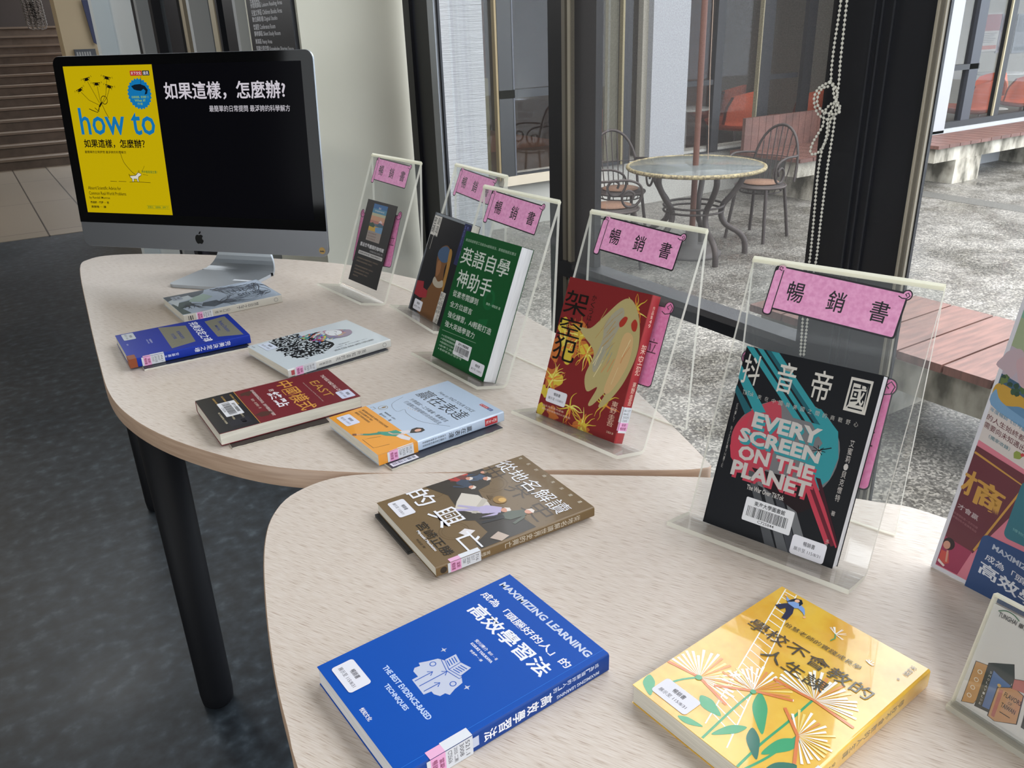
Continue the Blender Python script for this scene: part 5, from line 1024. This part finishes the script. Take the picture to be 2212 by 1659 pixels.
def f_rd(A, W, H):
    rn = random.Random(5); Y1 = 'c9b23f'; Y2 = 'd8cf6a'; Y3 = 'b9953a'
    def flame(cx, cy, n, L0):
        for k in range(n):
            a = rn.uniform(0, 6.28); x, y = cx, cy; P = [(x, y)]
            for q in range(4): a += rn.uniform(-.6, .6); x += math.cos(a)*L0/4; y += math.sin(a)*L0/4; P.append((min(max(x, .5), W-.5), min(max(y, .5), H-.5)))
            P = catmull(P, 4, False); m = len(P); A.line(P, [2.6*(1-i/m)+.3 for i in range(m)], rn.choice((Y1, Y2, Y3, 'd07a38')))
    def bl(x, y, r_, c, j=.5):
        A.poly([(min(max(px, 0), W), min(max(py, 0), H)) for px, py in catmull(blob(rn, x, y, r_, 10, j), 3)], c)
    for x, y, r_ in ((24, 96, 20), (40, 76, 14), (60, 96, 14), (14, 150, 17), (86, 200, 14), (30, 200, 10), (8, 110, 12)): bl(x, y, r_, 'b86a35'); 
    A.up()
    for x, y, r_ in ((10, 70, 9), (34, 110, 10), (6, 170, 8), (22, 98, 13), (44, 80, 9), (18, 150, 12), (88, 201, 9), (60, 94, 8), (128, 24, 5), (8, 196, 9)): bl(x, y, r_, Y1)
    A.up(); flame(22, 98, 16, 34); flame(44, 80, 12, 30); flame(16, 150, 14, 26); flame(88, 198, 12, 26); flame(66, 100, 12, 26); flame(128, 24, 8, 22); flame(120, 160, 8, 26); flame(60, 180, 10, 26); A.up()
    A.poly(catmull([(40, 66), (60, 64), (78, 44), (100, 18), (116, 12), (132, 26), (144, 52), (148, 84), (138, 126), (118, 160), (108, 164), (116, 140), (98, 165), (90, 166), (98, 140), (82, 150), (72, 130), (78, 100), (70, 88), (54, 78)], 5), 'ada06f'); A.up()
    A.poly(catmull([(84, 50), (104, 26), (112, 40), (100, 80), (88, 120), (80, 110), (86, 76)], 5), '9f9a86'); A.poly(catmull([(120, 60), (136, 62), (138, 100), (122, 140), (110, 140), (116, 100)], 5), 'c4a374'); 
    for k in range(16): x = rn.uniform(84, 136); y = rn.uniform(60, 120); A.line([(x, y), (x-rn.uniform(4, 10), y+rn.uniform(14, 30))], rn.uniform(.5, 1.6), rn.choice(('8f9384', 'd2c79a', 'c0895a')))
    for k in range(12): x = rn.uniform(72, 100); y = rn.uniform(40, 90); A.line([(x, y), (x+rn.uniform(6, 16), y-rn.uniform(10, 24))], rn.uniform(.4, 1), 'a8884f')
    A.up(); A.poly(catmull([(107, 46), (113, 37), (119, 38), (116, 48), (110, 52)], 4), 'a23528'); A.poly(catmull([(127, 44), (131, 37), (137, 42), (137, 52), (131, 52)], 4), 'a23528')
    K = '16120f'; A.T('架', 2, 18, 44, 34, K, .004); A.T('空', 2, 56, 43, 28, K, .004); A.T('犯', 2, 86, 43, 34, K, .004); A.V('かくうはん', 50, 17, 8, 48, '2a1a14'); A.V('東野圭吾', 129, 150, 11, 36, 'd8b9a4'); A.T('王蘊潔 譯', 132, 192, 12, 3, 'd8b9a4')
    A.T('與名為善意的虛像', 9, 188, 42, 3, 'd8b9a4'); A.T('還有那些被掩埋的火焰真相', 9, 193, 56, 3, 'd8b9a4')
def s_rd(A, T, H): A.V('架空犯', 4, 66, 11, 44, 'd9c0ae'); A.V('東野圭吾', 6, 118, 8, 34, 'd9c0ae'); A.V('作品集49', 6, 14, 5, 30, 'd9c0ae')
W, H, T = .150, .205, .019
r = book(standM(4, -.0885, .2035, 1.2), W, H, T, '7a2426', 'red book with a pale ghostly shape and yellow flames on its stand', f_rd, s_rd, gloss=.4, coat=.12, sp_=.25, spinecol='962a2e'); dlabel(r, W, H, T, 12, 163, 0, w=38, h=20); sdlabel(r, W, H, T, 154, lines=('861.57', '5064-452', '2025', 'C726045'), wrap=3, len_=36)
def f_gn(A, W, H):
    A.ell(112, 96, 15, 17, '0e5a30', 20); A.ell(112, 96, 9, 11, '0a4d25', 20); A.poly([(100, 132), (124, 126), (122, 146), (112, 142), (104, 152)], '0e5a30'); A.up()
    c = 'c6cdc6'; A.T('精湛英語學習工法結合AI創新技法，展現超強語言魔法', 7, 12, 140, 5, '9fb8a4'); A.T('英語自學', 7, 26, 134, 29, c, .008); A.T('神助手', 12, 64, 98, 31, c, .008)
    A.T('從素養閱讀到', 12, 101, 74, 11, c, .006); A.T('全方位語言', 12, 120, 66, 10.5, c, .006); A.T('強化練習，AI輕鬆打造', 14, 138, 126, 11, c, .006); A.T('強大英語學習力', 13, 155, 88, 10.5, c, .006); A.T('陳秀・楊智民 著', 108, 101, 38, 4.5, 'a9c4ae')
    A.line([(10, 173), (110, 170)], .4, 'a9c4ae')
    for k, t in enumerate(('AI 語言學習更輕鬆', '運用素養閱讀練習題', '聽說讀寫全方位強化', '自學工具完整公開', '老師家長必備參考')): A.ell(14, 181.5+k*6, 1, 1, c, 8); A.T(t, 17, 179.5+k*6, 38+(k % 2)*4+(30 if k > 2 else 0), 3.8, 'b4c9b8')
W, H, T = .1555, .2225, .026
r = book(standM(3, -.079, .2215, 0), W, H, T, '0a4d25', 'tall green book on learning English on its stand', f_gn, None, side=-1, page=M_PAGEW, gloss=.5, coat=0, sp_=.2); dlabel(r, W, H, T, 112, 197, 0, w=37, h=20); barlab(r, W, H, T, 57, 179, 47, 24, 0, 'C725801')
def f_gl(A, W, H):
    A.rect(0, 0, W, 5, '7f858c'); A.rect(0, 0, 6, H, '5b6068'); A.up(); A.rect(2, 6, 16, 68, 'c9c6c0'); A.rect(18, 6, 15, 40, 'c9c6c0'); A.up(); A.V('創造力的', 19, 7, 12, 66, '16161a'); A.up(); A.rect(3, 45, 14, 29, '101116')
    A.up(); A.V('密碼', 3.5, 8, 12, 34, '16161a')
    # plain still life standing in for the painting: draped jug
    A.poly(catmull([(64, 62), (84, 54), (102, 62), (104, 80), (98, 96), (106, 120), (122, 150), (126, 200), (40, 200), (46, 168), (62, 140), (70, 118), (62, 96), (58, 78)], 5), '6d4a2c'); A.up(); A.poly(catmull([(60, 66), (82, 56), (102, 64), (103, 82), (82, 88), (59, 80)], 5), '3f5674'); A.poly(catmull([(98, 60), (110, 64), (116, 100), (118, 140), (108, 128), (104, 96)], 5), '9a7238'); A.poly(catmull([(70, 120), (88, 126), (104, 120), (110, 132), (88, 138), (68, 132)], 5), 'a89f90'); A.poly(catmull([(66, 88), (80, 90), (84, 108), (76, 118), (68, 108)], 5), '8a5f3e')
    A.up(); A.poly([(6, 142), (34, 138), (38, 150), (58, 152), (60, 166), (34, 172), (8, 170)], '8f2530'); A.rect(126, 2, 26, 80, '262b52'); A.up(); A.V('MARCUS DU', 138, 6, 4, 62, '6b74b4'); A.V('SAUTOY', 129, 6, 4, 40, '6b74b4'); A.rect(112, 140, 9, 62, 'c9c6c0'); A.rect(122, 140, 9, 62, 'c9c6c0'); A.up(); A.V('人工智慧時代的', 122.8, 142, 7, 58, '202024'); A.V('藝術與創新', 112.8, 142, 7, 42, '202024')
W, H, T = .1535, .2035, .018
r = book(standM(2, -.0885, .2015, 0), W, H, T, '121319', 'dark book with a muted painted picture and red cross, half behind the green book', f_gl, None, side=-1, gloss=.5, coat=0, sp_=.2); dlabel(r, W, H, T, 18, 177, 0, w=36, h=21)
# ---- narrow black card on stand 1
M1 = standM(1, -.066, .206, 0)
rc = empty('bookmark_card', M=M1 @ Matrix.Translation((.0625, -.0915, 0))); tag(rc, 'narrow black card with a small seaside picture on the stand beside the computer', 'card')
b = MB(); b.box((-.0625, -.0915, 0), (.0625, .0915, .0008), mat('17171a', .5)); A = Art(b, lambda x, y, h: (x/1000-.0625, .0915-y/1000, .0008+h), lambda c: mat(c, .5))
cc = [(6, '2f5f8f'), (16, '4a7f9a'), (26, 'a8a58a'), (32, 'b98c72'), (42, 'a86f66'), (48, '56606f')]
for (y, c), (y2, _) in zip(cc, cc[1:]+[(54, '')]): A.rect(31, y, 58, y2-y+.1, c)
A.rect(31, 54, 58, 12, 'b8953c'); A.rect(31, 65, 58, 22, '8f857f'); A.up(); A.poly([(58, 56), (89, 52), (89, 66), (62, 66)], '5f87a8'); A.poly([(31, 50), (44, 46), (54, 52), (52, 57), (31, 56)], '2f4a3c'); A.poly([(60, 50), (72, 44), (89, 48), (89, 53), (62, 54)], '3f5a6c'); A.poly([(66, 44), (74, 38), (84, 44)], 'c9b4ba')
A.up(); A.T('重返世界盡頭的咖啡館', 13, 94, 102, 9, 'd2d2d4', .01); A.T('重返', 54, 12, 10, 4, 'd2d2d4'); A.T('世界盡頭的咖啡館', 40, 19, 40, 3.4, 'd2d2d4')
for k in range(3): A.T('你的人生目的是什麼', 35, 69+k*6, 34, 3, '5a3030')
A.T('你準備好與自己對話了嗎', 60, 106, 54, 4.4, '9a9a9c'); A.rrect(14, 113, 104, 8, 2, 'b4b2b0'); A.up(); A.T('最溫柔的提問療癒了超過百萬讀者的心', 18, 115, 96, 4, '26262a', .01)
for k, w in enumerate((92, 70, 80, 66, 62, 24)): A.T('在那間偏遠的咖啡館裡我們遇見了未知的自己', 14, 128+k*7.2+(4 if k > 1 else 0), w, 3.2, '8a7a68')
b.build('printed_card', rc)

# ================================================================ POSTER AT THE RIGHT
pl_ = .239; PN = Vector((-math.cos(pl_), 0, math.sin(pl_))); PU = Vector((math.sin(pl_), 0, math.cos(pl_)))
MP = frame(Vector((.735, .367, TZ+.0015)), Vector((0, -1, 0)), PU, PN)
rp = empty('poster_board', M=MP @ Matrix.Translation((.16, .24, 0))); tag(rp, 'tall colourful poster board with a red panel and beach picture at the right edge', 'poster')
PW, PH = 320, 480
b = MB(); b.box((-.16, -.24, -.003), (.16, .24, 0), mat('c4c4cc', .5)); A = Art(b, lambda x, y, h: (x/1000-.16, y/1000-.24, h), lambda c: mat(c, .42, 0, .5, None, .2))
A.rect(4, 4, 312, 472, 'bf6f7f'); A.up()
A.poly([(4, 143), (46, 133), (200, 96), (200, 250), (4, 310)], 'bdb5b2'); A.up()
for (y0, y1, c) in ((183, 194, '54799a'), (194, 212, '37526b'), (212, 240, 'a59aa6'), (240, 268, '8e9a7c'), (268, 296, '6f9a86'), (296, 320, 'a89c90'), (320, 350, '9a9488')): A.poly([(4, y0), (200, y0-48), (200, y1-48), (4, y1)], c)
A.up(); A.poly(catmull([(4, 183), (20, 184), (34, 186), (60, 172), (60, 182), (30, 196), (4, 202)], 5), 'b08a35'); rn = random.Random(6)
for k in range(26): x = rn.uniform(4, 60); A.poly(blob(rn, x, 206-x*.24+rn.uniform(-3, 6), rn.uniform(1.6, 4.2), 8), rn.choice(('2f4a38', '3f5a34', '28402f', '5a6a3a')))
A.poly(catmull(blob(rn, 10, 224, 13, 9), 3), 'ab98a0'); A.poly(catmull(blob(rn, 30, 222, 14, 9), 3), 'b0949a'); A.poly(catmull([(4, 196), (4, 180), (40, 168), (80, 158), (80, 164), (40, 176), (12, 186)], 4), '6a8fb0')
A.up(); A.rot(0, 0, 0)
class Sl:
    pass
def slT(t, x, y, w, h, c, bold=.004, sl=-.24):   # text baseline slanting with the poster artwork, y up
    if bold > .012 and ord(t[0]) > 0x2e80:
        d = (bold-.012)*h; bold = .0119
        for ox in (-d, d): A.h += .000002; slT(t, x+ox, y, w, h, c, bold, sl)
        A.h += .000002
    v, f, x0, x1, y0, y1 = glyphs(t, bold); kx = w/(x1-x0); ky = h/(y1-y0)
    A.mb.add([A.fn(x+(p[0]-x0)*kx, y+(p[1]-y0)*ky+sl*(p[0]-x0)*kx, A.h) for p in v], f, A.mf(c))
slT('年度暢銷《世界盡頭的咖啡館》', 5, 174, 62, 4, '4f7a92'); slT('的人生始終都在，', 4.5, 165, 48, 6, '5f3035'); slT('需要向未知邁出第一步', 4.5, 157, 60, 6, '5f3035'); slT('（獨家收錄）', 12, 148, 22, 4, '3f6f7a'); A.poly(blob(rn, 42, 142, 4, 9, .15), '7d8a3f'); A.poly(blob(rn, 46, 144, 1.8, 7), 'b03a40')
A.poly([(4, 137), (53, 127), (70, 121), (34, 33), (4, 37)], '5b2730'); A.poly([(4, 37), (33, 34), (27, 5), (4, 5)], '8c2f4c'); A.up()
G_ = 'b0843c'; A.line([(4.5, 130), (57, 116), (34, 36)], 2.2, G_)
slT('商', 17, 82, 27, 27, G_, .05, -.22); slT('才', 3.6, 87, 11, 26, G_, .05, -.22); slT('才會贏', 6, 70, 22, 5.5, 'b9aeb0', 0, -.2); slT('投資理財是一生的功課', 4.5, 63, 26, 2.4, '8a5f60', 0, -.2); slT('掌握財商才能擁有自由', 4.5, 59, 26, 2.4, '8a5f60', 0, -.2)
A.ell(10, 31, 6, 6.5, '2a1d20', 16); A.up(); A.ell(8.4, 29, 3.6, 4.4, 'b98674', 14); A.poly([(5, 22), (13, 22), (16, 12), (12, 9), (5, 12)], 'b2473f'); A.line([(13, 12), (11, 24)], 2, 'b98674'); A.poly([(5, 12), (13, 8), (12, 6), (5, 9)], 'cdbfba')
A.rrect(37, -25, 160, 82, 6, '1f3f6e'); A.rrect(54, 62, 140, 60, 6, '2a6472'); A.rect(27, 4, 0, 0, '1f3f6e')
A.up(); slT('MAXIMIZING LEARNING', 49, 46, 92, 5.5, 'a9b0c0', .03, -.17); slT('成為「頭腦好的人」的', 46, 33, 100, 7, 'c9ccd4', .006, -.17); slT('高效學習法', 44, 18, 100, 13, 'c9ccd4', .03, -.17); slT('博物館的奇幻夜晚與冒險', 60, 72, 60, 3, '6a9a9a', 0, -.17)
b.build('printed_sheet', rp)
b = MB(); b.add([(-.05, .1, -.004), (.05, .1, -.004), (.05, -.236, -.12), (-.05, -.236, -.12), (-.05, .1, -.007), (.05, .1, -.007), (.05, -.236, -.123), (-.05, -.236, -.123)], [(0, 1, 2, 3), (7, 6, 5, 4), (0, 4, 5, 1), (1, 5, 6, 2), (2, 6, 7, 3), (3, 7, 4, 0)], mat('9a9a9c', .7)); b.build('back_strut', rp)

# ---- small acrylic card holder in front of it
al2 = .2915; CN = Vector((-math.cos(al2), 0, math.sin(al2))); CU2 = Vector((math.sin(al2), 0, math.cos(al2)))
MC = frame(Vector((.575, .246, TZ+.006)), Vector((0, -1, 0)), CU2, CN)
rh = empty('card_holder', (.575, .18, TZ), 0); tag(rh, 'small thick clear acrylic holder with a white card of drawn books, right edge', 'sign holder')
IMC = Matrix.Translation((.575, .18, TZ)).inverted() @ MC
b = MB(); b.box((0, 0, -.003), (.132, .099, -.0004), M_ACR, IMC, 0); b.box((0, 0, .0014), (.132, .099, .004), M_ACR, IMC); b.build('clear_sleeve', rh)
b = MB(); 
for (x0, y0, x1, y1) in ((-.001, 0, .0008, .1), (.1312, 0, .133, .1), (0, .0982, .132, .1)): b.box((x0, y0, -.003), (x1, y1, .004), M_ACRE, IMC)
b.build('sleeve_edge', rh)
b = MB(); b.box((-.008, -.068, 0), (.060, .068, .0055), M_ACRE); b.box((-.006, -.066, .0056), (.058, .066, .0095), M_ACR); b.build('clear_base', rh)
b = MB(); b.box((.001, .001, 0), (.131, .092, .0008), mat('cfccca', .6), IMC); A = Art(b, lambda x, y, h: IMC @ Vector((x/1000, y/1000, .0008+h)), lambda c: mat(c, .55)); K = '1c1c20'
def bk3(P, c, top=None):
    A.poly(P, K); cx = sum(p[0] for p in P)/len(P); cy = sum(p[1] for p in P)/len(P); A.up(); A.poly([(cx+(x-cx)*.93, cy+(y-cy)*.975) for x, y in P], c)
bk3([(4, 41), (5, 3), (14, 7), (22, 40), (13, 43)], 'b98a55'); A.up(); bk3([(13, 45), (15, 6), (28, 8), (34, 44), (30, 55), (16, 47)], '1d2a2c'); A.up(); bk3([(18, 42), (20, 9), (27, 10), (34, 38), (24, 40)], '4a6a9a'); A.up(); bk3([(25, 31), (26, 5), (32, 4), (47, 12), (44, 36), (36, 38)], 'b9885f'); A.up(); bk3([(33, 44), (34, 36), (52, 40), (60, 46), (46, 50)], 'b0655f'); A.up()
A.poly([(27, 30), (28.5, 7), (31, 7), (30, 31)], 'a8605a'); bk3([(48, 30), (50, 12), (72, 12), (76, 34), (60, 40)], '2d3236'); A.up()
for j, g in enumerate('SMOLAVILOE'): A.T(g, 16.5+.12*j, 38-3.1*j+1.8, 1.6, -1.9, 'b9b9b4') 
for j in range(4): A.ring(9+.3*j, 12+7.5*j, 1.6, .5, 'e6e0d0', 10)
A.ell(26, 33, 1.4, 1.4, 'c9a35f', 10)
def tU(t, x, y, w, h, c, bold=0): v, f, x0, x1, y0, y1 = glyphs(t, bold); A.mb.add([A.fn(x+(p[0]-x0)*w/(x1-x0), y+(p[1]-y0)*h/(y1-y0), A.h) for p in v], f, A.mf(c))
tU('FLAVORS', 31.5, 27, 13, 4, K, .01); tU('OF', 36, 23, 3, 2.4, K); tU('TAIWAN', 32, 18, 11, 4, K, .01); tU('────', 33, 13.5, 8, .6, K)
tU('TUNGHAI', 7, 84, 14, 4, '2a2a30', .01); tU('畢業', 22.5, 83.6, 8, 4, '2a2a30', .01); A.line(catmull([(6, 88), (11, 91), (17, 91), (22, 88.5)], 4, False), .7, '2d6a4a')
for k in range(5): A.rect(60, 80-k*5, 50, 1.2, '8a8a90')
b.build('printed_card', rh)
